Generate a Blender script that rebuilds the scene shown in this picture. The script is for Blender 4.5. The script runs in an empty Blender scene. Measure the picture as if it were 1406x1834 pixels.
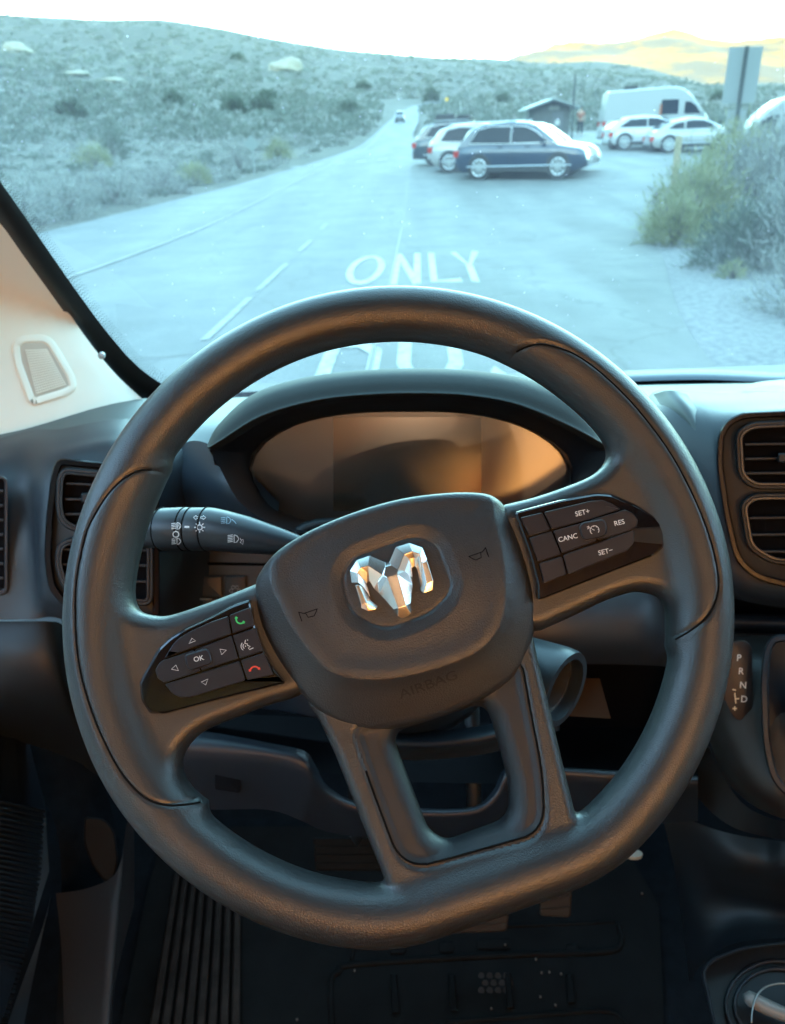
import bpy, bmesh, math, random
import numpy as np
from mathutils import Vector, Matrix

random.seed(7); RNG = np.random.default_rng(7)
sc = bpy.context.scene
COL = sc.collection
rad = math.radians

# ---------------------------------------------------------------- camera
IW, IH, FPX = 1406, 1834, 1389.0
PITCH, ROLL = rad(25.6), rad(2.0)
S = 1.25                                  # outdoor tables below are in units of S metres
DZ = .375
CAM = np.array([0.0, 0.0, 1.875])
_F = np.array([0, math.cos(PITCH), -math.sin(PITCH)])
_U = np.array([0, math.sin(PITCH), math.cos(PITCH)])
_R = np.array([1.0, 0, 0])
CR = _R*math.cos(ROLL) - _U*math.sin(ROLL)
CU = _U*math.cos(ROLL) + _R*math.sin(ROLL)
CF = _F
cam_d = bpy.data.cameras.new('camera')
cam = bpy.data.objects.new('camera', cam_d); COL.objects.link(cam); sc.camera = cam
cam.matrix_world = Matrix(((CR[0], CU[0], -CF[0], CAM[0]), (CR[1], CU[1], -CF[1], CAM[1]), (CR[2], CU[2], -CF[2], CAM[2]), (0, 0, 0, 1)))
cam_d.sensor_fit = 'VERTICAL'; cam_d.sensor_height = 36.0; cam_d.lens = FPX/IH*36.0
cam_d.clip_start = 0.02; cam_d.clip_end = 20000
cam_d.dof.use_dof = True; cam_d.dof.focus_distance = 0.45; cam_d.dof.aperture_fstop = 13.0

# ---------------------------------------------------------------- light
SUN_EL, SUN_AZ = rad(7.5), rad(196)      # low evening sun behind the van, below the ridge for everything near
EXPOSURE = 4.74
world = bpy.data.worlds.new('World'); sc.world = world; world.use_nodes = True
wn = world.node_tree.nodes; wl = world.node_tree.links; wn.clear()
sky = wn.new('ShaderNodeTexSky'); sky.sky_type = 'NISHITA'; sky.sun_disc = False
sky.sun_elevation = SUN_EL; sky.sun_rotation = SUN_AZ; sky.altitude = 1200; sky.air_density = 1.0; sky.dust_density = 1.4; sky.ozone_density = 1.0
bg = wn.new('ShaderNodeBackground'); bg.inputs['Strength'].default_value = 0.15
wo = wn.new('ShaderNodeOutputWorld'); wl.new(sky.outputs[0], bg.inputs[0]); wl.new(bg.outputs[0], wo.inputs[0])
sun_d = bpy.data.lights.new('sun', 'SUN'); sun_d.energy = 2.0; sun_d.angle = rad(0.5); sun_d.color = (1.0, 0.68, 0.32)
sun = bpy.data.objects.new('sun', sun_d); COL.objects.link(sun)
_sd = Vector((math.sin(SUN_AZ)*math.cos(SUN_EL), math.cos(SUN_AZ)*math.cos(SUN_EL), math.sin(SUN_EL)))
sun.rotation_euler = _sd.to_track_quat('Z', 'Y').to_euler(); sun.location = (0, -20, 30)
sc.view_settings.view_transform = 'Standard'; sc.view_settings.look = 'None'
sc.view_settings.gamma = 1.0; sc.view_settings.use_curve_mapping = False
sc.view_settings.exposure = EXPOSURE
sc.cycles.use_denoising = True
sc.cycles.max_bounces = 7; sc.cycles.diffuse_bounces = 4; sc.cycles.glossy_bounces = 3
sc.cycles.transmission_bounces = 3; sc.cycles.transparent_max_bounces = 8
sc.cycles.sample_clamp_indirect = 6.0/1.0
sc.cycles.caustics_reflective = False; sc.cycles.caustics_refractive = False

# ---------------------------------------------------------------- pixel rays -> real places
def nrm(v):
    v = np.asarray(v, float); return v/np.linalg.norm(v)
def ray(px, py):
    return nrm(CF + CR*(px-IW/2)/FPX + CU*(IH/2-py)/FPX)
def PD(px, py, depth):
    v = ray(px, py); return CAM + v*(depth/(v @ CF))
def PZ(px, py, z):
    v = ray(px, py); return CAM + v*((z-CAM[2])/v[2])

class Frame:
    """a flat working plane inside the van; P() puts a point on it, h metres proud of it"""
    def __init__(s, o, n, up=None):
        s.o = np.array(o, float); s.ez = nrm(n)
        u = CU if up is None else np.array(up, float)
        s.ey = nrm(u - (u @ s.ez)*s.ez); s.ex = np.cross(s.ey, s.ez)
    def P(s, px, py, h=0.0):
        v = ray(px, py); t = ((s.o + s.ez*h - CAM) @ s.ez)/(v @ s.ez)
        return CAM + v*t
    def loc(s, px, py, h=0.0):
        q = s.P(px, py, h) - s.o; return q @ s.ex, q @ s.ey
    def wld(s, x, y, z):
        return s.o + s.ex*x + s.ey*y + s.ez*z

# ---------------------------------------------------------------- materials
MATS = {}
def N(nt, t, **k):
    n = nt.nodes.new(t)
    for a, b in k.items(): setattr(n, a, b)
    return n
def mat(name, col, rough=0.5, metal=0.0, spec=0.5, coat=0.0, bump=None, var=0.0, var_scale=8.0, emit=None, coords='Object', ior=None, sheen=0.0):
    if name in MATS: return MATS[name]
    m = bpy.data.materials.new(name); m.use_nodes = True; nt = m.node_tree
    b = nt.nodes['Principled BSDF']
    b.inputs['Base Color'].default_value = (*col, 1); b.inputs['Roughness'].default_value = rough
    b.inputs['Metallic'].default_value = metal; b.inputs['Specular IOR Level'].default_value = spec
    if ior: b.inputs['IOR'].default_value = ior
    if coat: b.inputs['Coat Weight'].default_value = coat; b.inputs['Coat Roughness'].default_value = 0.04
    tc = N(nt, 'ShaderNodeTexCoord')
    if var:
        nz = N(nt, 'ShaderNodeTexNoise'); nz.inputs['Scale'].default_value = var_scale; nz.inputs['Detail'].default_value = 5
        nt.links.new(tc.outputs[coords], nz.inputs['Vector'])
        mx = N(nt, 'ShaderNodeMix', data_type='RGBA')
        mx.inputs[6].default_value = (*[c*(1-var) for c in col], 1); mx.inputs[7].default_value = (*[min(1, c*(1+var)) for c in col], 1)
        rp = N(nt, 'ShaderNodeMapRange'); rp.inputs[1].default_value = .3; rp.inputs[2].default_value = .7
        nt.links.new(nz.outputs[0], rp.inputs[0]); nt.links.new(rp.outputs[0], mx.inputs[0]); nt.links.new(mx.outputs[2], b.inputs['Base Color'])
    if bump:
        kind, scale, dist, strength = bump
        if kind == 'noise':
            t = N(nt, 'ShaderNodeTexNoise'); t.inputs['Scale'].default_value = scale; t.inputs['Detail'].default_value = 4; t.inputs['Roughness'].default_value = .6
            out = t.outputs[0]
        elif kind == 'leather':
            w = N(nt, 'ShaderNodeTexNoise'); w.inputs['Scale'].default_value = scale*.6; w.inputs['Detail'].default_value = 2
            nt.links.new(tc.outputs[coords], w.inputs['Vector'])
            add = N(nt, 'ShaderNodeMix', data_type='VECTOR'); add.inputs[0].default_value = 0.0
            vm = N(nt, 'ShaderNodeVectorMath', operation='MULTIPLY_ADD')
            vm.inputs[1].default_value = (1.2/scale,)*3
            nt.links.new(w.outputs[1], vm.inputs[0]); nt.links.new(tc.outputs[coords], vm.inputs[2])
            t = N(nt, 'ShaderNodeTexVoronoi', feature='DISTANCE_TO_EDGE'); t.inputs['Scale'].default_value = scale
            nt.links.new(vm.outputs[0], t.inputs['Vector'])
            cl = N(nt, 'ShaderNodeMapRange'); cl.inputs[1].default_value = 0; cl.inputs[2].default_value = .28
            nt.links.new(t.outputs[0], cl.inputs[0]); out = cl.outputs[0]; t = None
        elif kind == 'pebble':
            t = N(nt, 'ShaderNodeTexVoronoi', feature='SMOOTH_F1'); t.inputs['Scale'].default_value = scale; t.inputs['Smoothness'].default_value = .35
            inv = N(nt, 'ShaderNodeMath', operation='SUBTRACT'); inv.inputs[0].default_value = 1
            nt.links.new(t.outputs[0], inv.inputs[1]); out = inv.outputs[0]
        elif kind == 'wave':
            t = N(nt, 'ShaderNodeTexWave'); t.inputs['Scale'].default_value = scale; t.bands_direction = 'Z'; t.inputs['Distortion'].default_value = .6
            out = t.outputs[1]
        if t is not None: nt.links.new(tc.outputs[coords], t.inputs['Vector'])
        bp = N(nt, 'ShaderNodeBump'); bp.inputs['Distance'].default_value = dist; bp.inputs['Strength'].default_value = strength
        nt.links.new(out, bp.inputs['Height']); nt.links.new(bp.outputs[0], b.inputs['Normal'])
    if emit:
        b.inputs['Emission Color'].default_value = (*emit[0], 1); b.inputs['Emission Strength'].default_value = emit[1]
    MATS[name] = m; return m

# ---------------------------------------------------------------- objects
def tag(o, label=None, cat=None, group=None, kind=None):
    if label: o['label'] = label
    if cat: o['category'] = cat
    if group: o['group'] = group
    if kind: o['kind'] = kind
    return o
def thing(name, label, cat, loc=(0, 0, 0), rz=0.0, group=None):
    e = bpy.data.objects.new(name, None); COL.objects.link(e); e.location = loc; e.rotation_euler = (0, 0, rz)
    e.empty_display_size = .1
    return tag(e, label, cat, group)
ORG = {}
def org(p):
    while p.parent: p = p.parent
    return np.array(p.location)
def mk(name, verts, faces, m=None, parent=None, smooth=False, world=True, kind=None):
    """link one mesh object; world=True: vertices given in world space, else in the parent's space"""
    v = np.asarray(verts, float).reshape(-1, 3)
    if parent is not None and world: v = v - org(parent)
    me = bpy.data.meshes.new(name); me.from_pydata(v.tolist(), [], [tuple(int(i) for i in f) for f in faces]); me.update()
    if smooth is True: me.shade_smooth()
    if m is not None: me.materials.append(m)
    o = bpy.data.objects.new(name, me); COL.objects.link(o)
    if parent is not None: o.parent = parent
    if kind: o['kind'] = kind
    if isinstance(smooth, (int, float)) and not isinstance(smooth, bool):
        me.shade_smooth()
        bm = bmesh.new(); bm.from_mesh(me)
        for e in bm.edges:
            if len(e.link_faces) == 2 and e.calc_face_angle(0) > rad(smooth): e.smooth = False
        bm.to_mesh(me); bm.free()
    return o
def fix(o):
    bm = bmesh.new(); bm.from_mesh(o.data); bmesh.ops.recalc_face_normals(bm, faces=bm.faces); bm.to_mesh(o.data); bm.free(); return o
class MB:
    def __init__(s): s.v = []; s.f = []
    def add(s, v, f):
        n = len(s.v); s.v += [tuple(map(float, q)) for q in v]; s.f += [tuple(int(i)+n for i in q) for q in f]; return s
    def box(s, a, b, rz=0, c=None):
        x0, y0, z0 = a; x1, y1, z1 = b
        v = [(x, y, z) for z in (z0, z1) for y in (y0, y1) for x in (x0, x1)]
        if rz:
            cx, cy = c or ((x0+x1)/2, (y0+y1)/2); ca, sa = math.cos(rz), math.sin(rz)
            v = [(cx+(x-cx)*ca-(y-cy)*sa, cy+(x-cx)*sa+(y-cy)*ca, z) for x, y, z in v]
        return s.add(v, [(0, 2, 3, 1), (4, 5, 7, 6), (0, 1, 5, 4), (2, 6, 7, 3), (0, 4, 6, 2), (1, 3, 7, 5)])
    def tube(s, pts, r, n=8, closed=False, caps=True):
        pts = [np.array(p, float) for p in pts]; k = len(pts); rr = r if hasattr(r, '__len__') else [r]*k
        t0 = nrm(pts[1]-pts[0]); a = np.array([0, 0, 1.0]) if abs(t0[2]) < .9 else np.array([1.0, 0, 0]); nn = nrm(np.cross(t0, a))
        V = []
        for i, p in enumerate(pts):
            if closed: t = nrm(pts[(i+1) % k]-pts[i-1])
            else: t = nrm(pts[min(i+1, k-1)]-pts[max(i-1, 0)])
            nn = nrm(nn - (nn @ t)*t); bb = np.cross(t, nn)
            for j in range(n):
                an = 2*math.pi*j/n; V.append(p + rr[i]*(math.cos(an)*nn + math.sin(an)*bb))
        Fc = []
        for i in range(k if closed else k-1):
            i2 = (i+1) % k
            for j in range(n): Fc.append((i*n+j, i*n+(j+1) % n, i2*n+(j+1) % n, i2*n+j))
        if not closed and caps: Fc += [tuple(range(n))[::-1], tuple((k-1)*n+j for j in range(n))]
        return s.add(V, Fc)
    def lathe(s, o, ax, prof, n=36):
        ax = nrm(ax); u = nrm(np.cross(ax, [0, 0, 1])); w = np.cross(ax, u); k = len(prof)
        V = [np.array(o)+ax*d+r*(u*math.cos(2*math.pi*j/n)+w*math.sin(2*math.pi*j/n)) for d, r in prof for j in range(n)]
        return s.add(V, [(i*n+j, i*n+(j+1) % n, (i+1)*n+(j+1) % n, (i+1)*n+j) for i in range(k-1) for j in range(n)])
    def build(s, name, m, parent=None, **k): return mk(name, s.v, s.f, m, parent, **k)

def rpoly(pts, r, n=4):
    """round the corners of a polygon"""
    P = [np.array(p, float) for p in pts]; out = []
    for i in range(len(P)):
        a, b, c = P[i-1], P[i], P[(i+1) % len(P)]
        l1, l2 = np.linalg.norm(a-b), np.linalg.norm(c-b); d = min(r, l1*.45, l2*.45)
        s, e = b+(a-b)/l1*d, b+(c-b)/l2*d
        for k in range(n+1):
            t = k/n; out.append((1-t)**2*s + 2*t*(1-t)*b + t*t*e)
    return [tuple(p) for p in out]
def crom(pts, n=6, closed=True):
    P = [np.array(p, float) for p in pts]; k = len(P); out = []
    for i in range(k if closed else k-1):
        if closed: a, b, c, d = P[i-1], P[i], P[(i+1) % k], P[(i+2) % k]
        else: a, b, c, d = P[max(i-1, 0)], P[i], P[i+1], P[min(i+2, k-1)]
        for j in range(n):
            t = j/n
            out.append(.5*((2*b)+(-a+c)*t+(2*a-5*b+4*c-d)*t*t+(-a+3*b-3*c+d)*t**3))
    if not closed: out.append(P[-1])
    return [tuple(p) for p in out]
def area2(p):
    return .5*sum(p[i-1][0]*p[i][1]-p[i][0]*p[i-1][1] for i in range(len(p)))
def inset(pts, d):
    """move every edge of a polygon inwards by d (same count of points)"""
    P = [np.array(p, float)[:2] for p in pts]; s = 1 if area2(P) > 0 else -1; out = []
    for i in range(len(P)):
        a, b, c = P[i-1], P[i], P[(i+1) % len(P)]
        u, w = b-a, c-b
        if np.linalg.norm(u) < 1e-9: u = w
        if np.linalg.norm(w) < 1e-9: w = u
        u, w = u/np.linalg.norm(u), w/np.linalg.norm(w)
        n1, n2 = s*np.array([-u[1], u[0]]), s*np.array([-w[1], w[0]])
        m = n1+n2; l = np.linalg.norm(m); m = n1 if l < 1e-6 else m/l
        out.append(tuple(b + m*d/max(.5, m @ n1)))
    return out
def capfill(loop2):
    """triangles that fill a polygon: a fan where the outline allows it"""
    P = np.array([q[:2] for q in loop2], float); n = len(P)
    for c in range(n):
        a = P-P[c]; cr_ = [a[i][0]*a[(i+1) % n][1]-a[i][1]*a[(i+1) % n][0] for i in range(n) if i != c and (i+1) % n != c]
        if min(cr_) > -1e-9 or max(cr_) < 1e-9: return [(c, i, (i+1) % n) for i in range(n) if i != c and (i+1) % n != c]
    from mathutils.geometry import tessellate_polygon
    return [tuple(t) for t in tessellate_polygon([[Vector((p[0], p[1], 0)) for p in loop2]])]
def slab(name, poly, P, h0, h1, m, parent, bev=1.5, bevh=.0008, smooth=30, back=False):
    """a bevelled plate whose outline lies on the plane P"""
    n = len(poly); rings = [(poly, h0), (poly, h1-bevh), (inset(poly, bev*.35), h1-bevh*.3), (inset(poly, bev), h1)]
    V = [P(x, y, h) for pl, h in rings for x, y in pl]; Fc = []
    for k in range(3):
        for i in range(n): Fc.append((k*n+i, k*n+(i+1) % n, (k+1)*n+(i+1) % n, (k+1)*n+i))
    Fc += [tuple(3*n+i for i in t) for t in capfill(rings[3][0])]
    if back: Fc += [tuple(i for i in t) for t in capfill(poly)]
    return fix(mk(name, V, Fc, m, parent, smooth=smooth))
def ring(name, outer, inner, P, h0, h1, hin, m, parent, bev=1.2, bevh=.001):
    """a raised frame between two outlines that have the same count of points"""
    n = len(outer)
    R = [(outer, h0), (outer, h1-bevh), (inset(outer, bev), h1), (inset(inner, -bev), h1), (inner, h1-bevh), (inner, hin)]
    V = [P(x, y, h) for pl, h in R for x, y in pl]
    Fc = [(k*n+i, k*n+(i+1) % n, (k+1)*n+(i+1) % n, (k+1)*n+i) for k in range(5) for i in range(n)]
    return fix(mk(name, V, Fc, m, parent, smooth=35))
def stroke_mb(mb, pts, w, P, closed=False):
    p = [np.array(q, float) for q in pts]; n = len(p); L = []
    for i in range(n):
        a = p[i-1] if (i or closed) else p[i]; c = p[(i+1) % n] if (i < n-1 or closed) else p[i]
        t = c-a; t = t/np.linalg.norm(t); nn = np.array([-t[1], t[0]])
        L += [p[i]+nn*w/2, p[i]-nn*w/2]
    V = [P(x, y) for x, y in L]; k = n if closed else n-1
    return mb.add(V, [(2*i, 2*i+1, (2*i+3) % (2*n), (2*i+2) % (2*n)) for i in range(k)])
def arcp(cx, cy, r, a0, a1, n=12, ry=None):
    ry = ry or r
    return [(cx+r*math.cos(rad(a0+(a1-a0)*i/n)), cy-ry*math.sin(rad(a0+(a1-a0)*i/n))) for i in range(n+1)]
def glyphs(s, size, bold=0.0):
    """flat outline mesh of a word, cap height = size, centred on 0,0, y up"""
    cu = bpy.data.curves.new('t', 'FONT'); cu.body = s; cu.size = 1; cu.offset = bold; cu.resolution_u = 3
    ob = bpy.data.objects.new('t', cu); me = bpy.data.meshes.new_from_object(ob)
    v = np.array([q.co[:] for q in me.vertices]); f = [tuple(p.vertices) for p in me.polygons]
    bpy.data.objects.remove(ob); bpy.data.curves.remove(cu); bpy.data.meshes.remove(me)
    lo, hi = v.min(0), v.max(0); v = v-(lo+hi)/2; v *= size/.72
    return v, f
def word(name, s, px, py, size, ang, P, m, parent, bold=0.0, sx=1.0, vertical_sub=None):
    v, f = glyphs(s, size, bold); ca, sa = math.cos(rad(ang)), math.sin(rad(ang))
    V = [P(px+(x*sx*ca-y*sa), py-(x*sx*sa+y*ca)) for x, y, _ in v]
    return mk(name, V, f, m, parent)
def patch(name, grid, m, parent, nu=4, nv=4, smooth=True, D=PD, thick=None):
    """smooth sheet through rows of control points (pixel x, pixel y, depth)"""
    G = np.array(grid, float)
    A = np.array([crom([tuple(q) for q in row], nu, False) for row in G])
    B = np.array([crom([tuple(q) for q in A[:, j]], nv, False) for j in range(A.shape[1])])
    B = B.transpose(1, 0, 2); r, c = B.shape[:2]
    V = [D(*B[i, j]) for i in range(r) for j in range(c)]
    Fc = [(i*c+j, i*c+j+1, (i+1)*c+j+1, (i+1)*c+j) for i in range(r-1) for j in range(c-1)]
    return mk(name, V, Fc, m, parent, smooth=smooth)
def box(name, a, b, m, parent=None, kind=None, bev=0.0):
    o = MB().box(a, b).build(name, m, parent)
    if bev:
        bm = bmesh.new(); bm.from_mesh(o.data); bmesh.ops.bevel(bm, geom=bm.edges[:], offset=bev, segments=2, affect='EDGES'); bm.to_mesh(o.data); bm.free()
    if kind: o['kind'] = kind
    return o

def sdpoly(X, Y, P):
    P = np.array(P, float); d = np.full(X.shape, 1e9); ins = np.zeros(X.shape, bool)
    for i in range(len(P)):
        a, b = P[i-1], P[i]; e = b-a; L = e @ e
        if L < 1e-12: continue
        t = np.clip(((X-a[0])*e[0]+(Y-a[1])*e[1])/L, 0, 1)
        d = np.minimum(d, (X-a[0]-t*e[0])**2+(Y-a[1]-t*e[1])**2)
        c = ((a[1] > Y) != (b[1] > Y)) & (X < a[0]+(b[0]-a[0])*(Y-a[1])/(b[1]-a[1] if b[1] != a[1] else 1e-9)); ins ^= c
    d = np.sqrt(d); return np.where(ins, -d, d)
# ================================================================ outdoors: ground, road, hills
AZT = [-180, -120, -60, -35, -22.5, -12.9, -7.9, -2.7, 7, 11, 14, 17, 20.5, 30, 60, 120, 180]
ELT = [26, 24, 15, 9, 7.5, 7.0, 6.0, 5.25, 4.3, 3.8, 3.7, 3.2, 2.3, 2.4, 6, 20, 26]
_ns = [(RNG.uniform(0, 6.28), RNG.uniform(0, 6.28), RNG.uniform(.7, 1.3)) for _ in range(12)]
def terr(x, y, rough=True):
    return S*terr0(np.asarray(x, float)/S, np.asarray(y, float)/S, rough)
def terr0(x, y, rough=True):
    r = np.hypot(x, y); a = np.degrees(np.arctan2(x, y))
    zc = 350*np.tan(np.radians(np.interp(a, AZT, ELT)))+1.5
    k = np.interp(a, [-10, 5, 60, 90], [.012, .03, .03, .012])
    lin = k*np.maximum(0, np.minimum(r, 350)-12)*np.clip((r-12)/8, 0, 1)
    s = np.clip((r-15)/335, 0, 1)
    z = lin + np.maximum(0, zc-k*338)*s**1.6
    z = z - np.maximum(0, r-350)*.10 - np.maximum(0, r-500)*.02
    if rough:
        g = np.clip((r-60)/120, 0, 1)
        for i, (p, q, s_) in enumerate(_ns[:8]):
            L = 70/(1.5**i); z = z + g*.018*L*s_*np.sin(x/L*s_+p+1.3*np.sin(y/L*.7+q))*np.sin(y/L*1.1+q+.9*np.sin(x/L*.6))
    return z
def T1(x, y): return float(terr(x, y))
def GT(px, py):
    v = ray(px, py); t = np.geomspace(3, 1500, 3200); p = CAM+t[:, None]*v; k = np.nonzero(p[:, 2] < terr(p[:, 0], p[:, 1]))[0]
    return p[k[0]] if len(k) else p[-1]
def W3(x, y, h=.03): return (x*S, y*S, T1(x*S, y*S)+h)
def gfac(name, cols, scale, rough=.95, bump=(1.0, .3), detail=8):
    m = bpy.data.materials.new(name); m.use_nodes = True; nt = m.node_tree; b = nt.nodes['Principled BSDF']; b.inputs['Roughness'].default_value = rough
    tc = N(nt, 'ShaderNodeTexCoord'); nz = N(nt, 'ShaderNodeTexNoise'); nz.inputs['Scale'].default_value = scale; nz.inputs['Detail'].default_value = detail; nz.inputs['Roughness'].default_value = .65
    nt.links.new(tc.outputs['Object'], nz.inputs['Vector']); cr_ = N(nt, 'ShaderNodeValToRGB'); e = cr_.color_ramp.elements
    e[0].position = .32; e[0].color = (*cols[0], 1); e[1].position = .68; e[1].color = (*cols[-1], 1)
    for i, c in enumerate(cols[1:-1]): x = e.new(.32+.36*(i+1)/(len(cols)-1)); x.color = (*c, 1)
    nt.links.new(nz.outputs[0], cr_.inputs[0]); nt.links.new(cr_.outputs[0], b.inputs['Base Color'])
    n2 = N(nt, 'ShaderNodeTexNoise'); n2.inputs['Scale'].default_value = scale*bump[0]*6; n2.inputs['Detail'].default_value = 6; nt.links.new(tc.outputs['Object'], n2.inputs['Vector'])
    bp = N(nt, 'ShaderNodeBump'); bp.inputs['Distance'].default_value = bump[1]; bp.inputs['Strength'].default_value = .6
    nt.links.new(n2.outputs[0], bp.inputs['Height']); nt.links.new(bp.outputs[0], b.inputs['Normal']); return m
M_GROUND = gfac('scrub_soil', [(0.039, 0.042, 0.033), (0.068, 0.065, 0.050), (0.098, 0.090, 0.072)], .35, bump=(1, .15))
M_GRAVEL = gfac('gravel', [(0.099, 0.105, 0.112), (0.161, 0.161, 0.161), (0.223, 0.223, 0.217)], 14, bump=(1, .03))
M_ASPH = gfac('asphalt', [(0.089, 0.096, 0.099), (0.109, 0.113, 0.116), (0.125, 0.129, 0.129)], .9, rough=.8, bump=(40, .004))
def aged(m, spots, scale2, dark):
    nt = m.node_tree; b = nt.nodes['Principled BSDF']; src = b.inputs['Base Color'].links[0].from_socket
    tc = N(nt, 'ShaderNodeTexCoord'); mp = N(nt, 'ShaderNodeMapping'); mp.inputs['Scale'].default_value = (1.0, .16, 1); nt.links.new(tc.outputs['Object'], mp.inputs[0])
    n1 = N(nt, 'ShaderNodeTexNoise'); n1.inputs['Scale'].default_value = scale2; n1.inputs['Detail'].default_value = 4; nt.links.new(mp.outputs[0], n1.inputs['Vector'])
    r1 = N(nt, 'ShaderNodeMapRange'); r1.inputs[1].default_value = .38; r1.inputs[2].default_value = .66; r1.inputs[3].default_value = dark; r1.inputs[4].default_value = 1.12; nt.links.new(n1.outputs[0], r1.inputs[0])
    v = N(nt, 'ShaderNodeTexNoise'); v.inputs['Scale'].default_value = 55; v.inputs['Detail'].default_value = 2; nt.links.new(tc.outputs['Object'], v.inputs['Vector'])
    r2 = N(nt, 'ShaderNodeMapRange'); r2.inputs[1].default_value = .35; r2.inputs[2].default_value = .65; r2.inputs[3].default_value = .84; r2.inputs[4].default_value = 1.16; nt.links.new(v.outputs[0], r2.inputs[0])
    vo = N(nt, 'ShaderNodeTexVoronoi', feature='DISTANCE_TO_EDGE'); vo.inputs['Scale'].default_value = .33; w = N(nt, 'ShaderNodeTexNoise'); w.inputs['Scale'].default_value = 1.3; w.inputs['Detail'].default_value = 5
    nt.links.new(tc.outputs['Object'], w.inputs['Vector']); vm = N(nt, 'ShaderNodeVectorMath', operation='MULTIPLY_ADD'); vm.inputs[1].default_value = (.9, .9, .9); nt.links.new(w.outputs[1], vm.inputs[0]); nt.links.new(tc.outputs['Object'], vm.inputs[2]); nt.links.new(vm.outputs[0], vo.inputs['Vector'])
    r3 = N(nt, 'ShaderNodeMapRange'); r3.inputs[1].default_value = .0; r3.inputs[2].default_value = .012; r3.inputs[3].default_value = .76; r3.inputs[4].default_value = 1.0; nt.links.new(vo.outputs[0], r3.inputs[0])
    prev = None
    for r in (r1, r2, r3):
        if prev is None: prev = r.outputs[0]; continue
        mu = N(nt, 'ShaderNodeMath', operation='MULTIPLY'); nt.links.new(prev, mu.inputs[0]); nt.links.new(r.outputs[0], mu.inputs[1]); prev = mu.outputs[0]
    vs = N(nt, 'ShaderNodeVectorMath', operation='SCALE'); nt.links.new(src, vs.inputs[0]); nt.links.new(prev, vs.inputs['Scale']); nt.links.new(vs.outputs[0], b.inputs['Base Color'])
aged(M_ASPH, 1, .8, .82)
M_LOT = gfac('worn_asphalt', [(0.097, 0.101, 0.097), (0.121, 0.125, 0.118), (0.142, 0.142, 0.136)], .8, rough=.85, bump=(40, .004))
aged(M_LOT, 1, .9, .80)
M_PAINT = gfac('road_paint', [(0.143, 0.154, 0.149), (0.264, 0.270, 0.259), (0.330, 0.330, 0.314)], 9, rough=.7, bump=(8, .002))
M_MTN = gfac('sunlit_mountain', [(.038, .038, .040), (.090, .058, .024), (.105, .070, .030), (.130, .088, .040)], .0030, bump=(4, 8))  # dark end of the ramp paints the shaded patches on the slopes

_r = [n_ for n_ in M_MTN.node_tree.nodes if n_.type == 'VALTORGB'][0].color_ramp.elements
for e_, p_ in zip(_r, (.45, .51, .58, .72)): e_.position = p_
rs = S*np.concatenate([[0, 2, 3.5], np.geomspace(5, 40, 34)[0:], np.geomspace(41.5, 350, 60), np.geomspace(355, 900, 16)]); az = np.radians(np.concatenate([np.arange(-180, -45, 4.5), np.arange(-45, 45, .6), np.arange(45, 180.1, 4.5)]))
RR, AA = np.meshgrid(rs, az, indexing='ij'); GX, GY = RR*np.sin(AA), RR*np.cos(AA); GZ = terr(GX, GY)
nr, na = RR.shape
# roads: edges in metres (x at a given y)
RL = np.array([(-40, -19.0), (0, -9.7), (10, -7.9), (16.1, -6.7), (28, -4.3), (36, -2.6), (43.5, -1.14), (56, -.3), (70, .51), (85, 1.4), (103, 2.25), (118, 3.2), (135, 5.2), (160, 10)])*S
RRr = np.array([(-40, -2.3), (0, -.42), (9.6, .08), (25, .82), (42, 1.6), (53, 2.05), (70, 3.2), (90, 4.2), (111, 4.95), (125, 6.0), (140, 8.6), (165, 14)])*S
LOT_XY = [(-.8, -20), (-.42, 0), (.08, 9.6), (.82, 25), (1.6, 42), (1.9, 50), (12, 50), (24, 47), (26, 38), (20, 29), (13, 24), (8.6, 21.5), (6.4, 19.3), (5.15, 16), (4.25, 13), (3.55, 10.2), (2.65, 7.1), (2.3, 5.6), (1.9, 2), (1.6, -20)]
def x_on(tab, y): return np.interp(y, tab[:, 0], tab[:, 1])
def on_road(x, y): return (x > x_on(RL, y)-.25) & (x < x_on(RRr, y)+.2) & (y < 160*S)
lot_poly = [(q[0]*S, q[1]*S) for q in LOT_XY]
inlot = sdpoly(GX, GY, lot_poly) < .2
GZ = GZ - np.where(on_road(GX, GY) | inlot, .12 + .0012*RR, 0)
V = np.stack([GX, GY, GZ], -1).reshape(-1, 3); I, J = np.meshgrid(np.arange(nr-1), np.arange(na-1), indexing='ij'); a = (I*na+J).ravel()
mk('ground', V, np.stack([a, a+1, a+na+1, a+na], 1), M_GROUND, smooth=True, kind='structure')
# sunlit mountains beyond
mx = np.linspace(-9000, 9000, 241); my = np.linspace(3200, 6800, 70); MX, MY = np.meshgrid(mx, my, indexing='ij'); MA = np.degrees(np.arctan2(MX, MY))
crest = 1.05*np.interp(MA, [-60, -40, -5, 5, 7.2, 8.5, 10, 12.5, 16, 20, 25, 32, 45, 60], [90, 90, 110, 200, 380, 440, 480, 500, 510, 500, 490, 480, 300, 150])
prof = np.clip((MY-3200)/2000, 0, 1)**.85; MZ = crest*prof*1.0
for i in range(9):
    L = 620/(1.6**i); p, q, s_ = _ns[i]
    MZ = MZ + prof*L*(.03 if i < 2 else .085)*(1-2*np.abs(np.sin(MX/L*s_+p+1.5*np.sin(MY/L*.5+q)+.35*MY/L)))*(.6+.4*np.sin(MX/1700+q))
MZ = MZ*np.where(MY > 5300, 1-(MY-5300)/3000, 1) - 30
V = np.stack([MX, MY, MZ], -1).reshape(-1, 3); I, J = np.meshgrid(np.arange(240), np.arange(69), indexing='ij'); a = (I*70+J).ravel()
mk('mountains', V, np.stack([a, a+70, a+71, a+1], 1), M_MTN, smooth=True, kind='structure')
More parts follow.
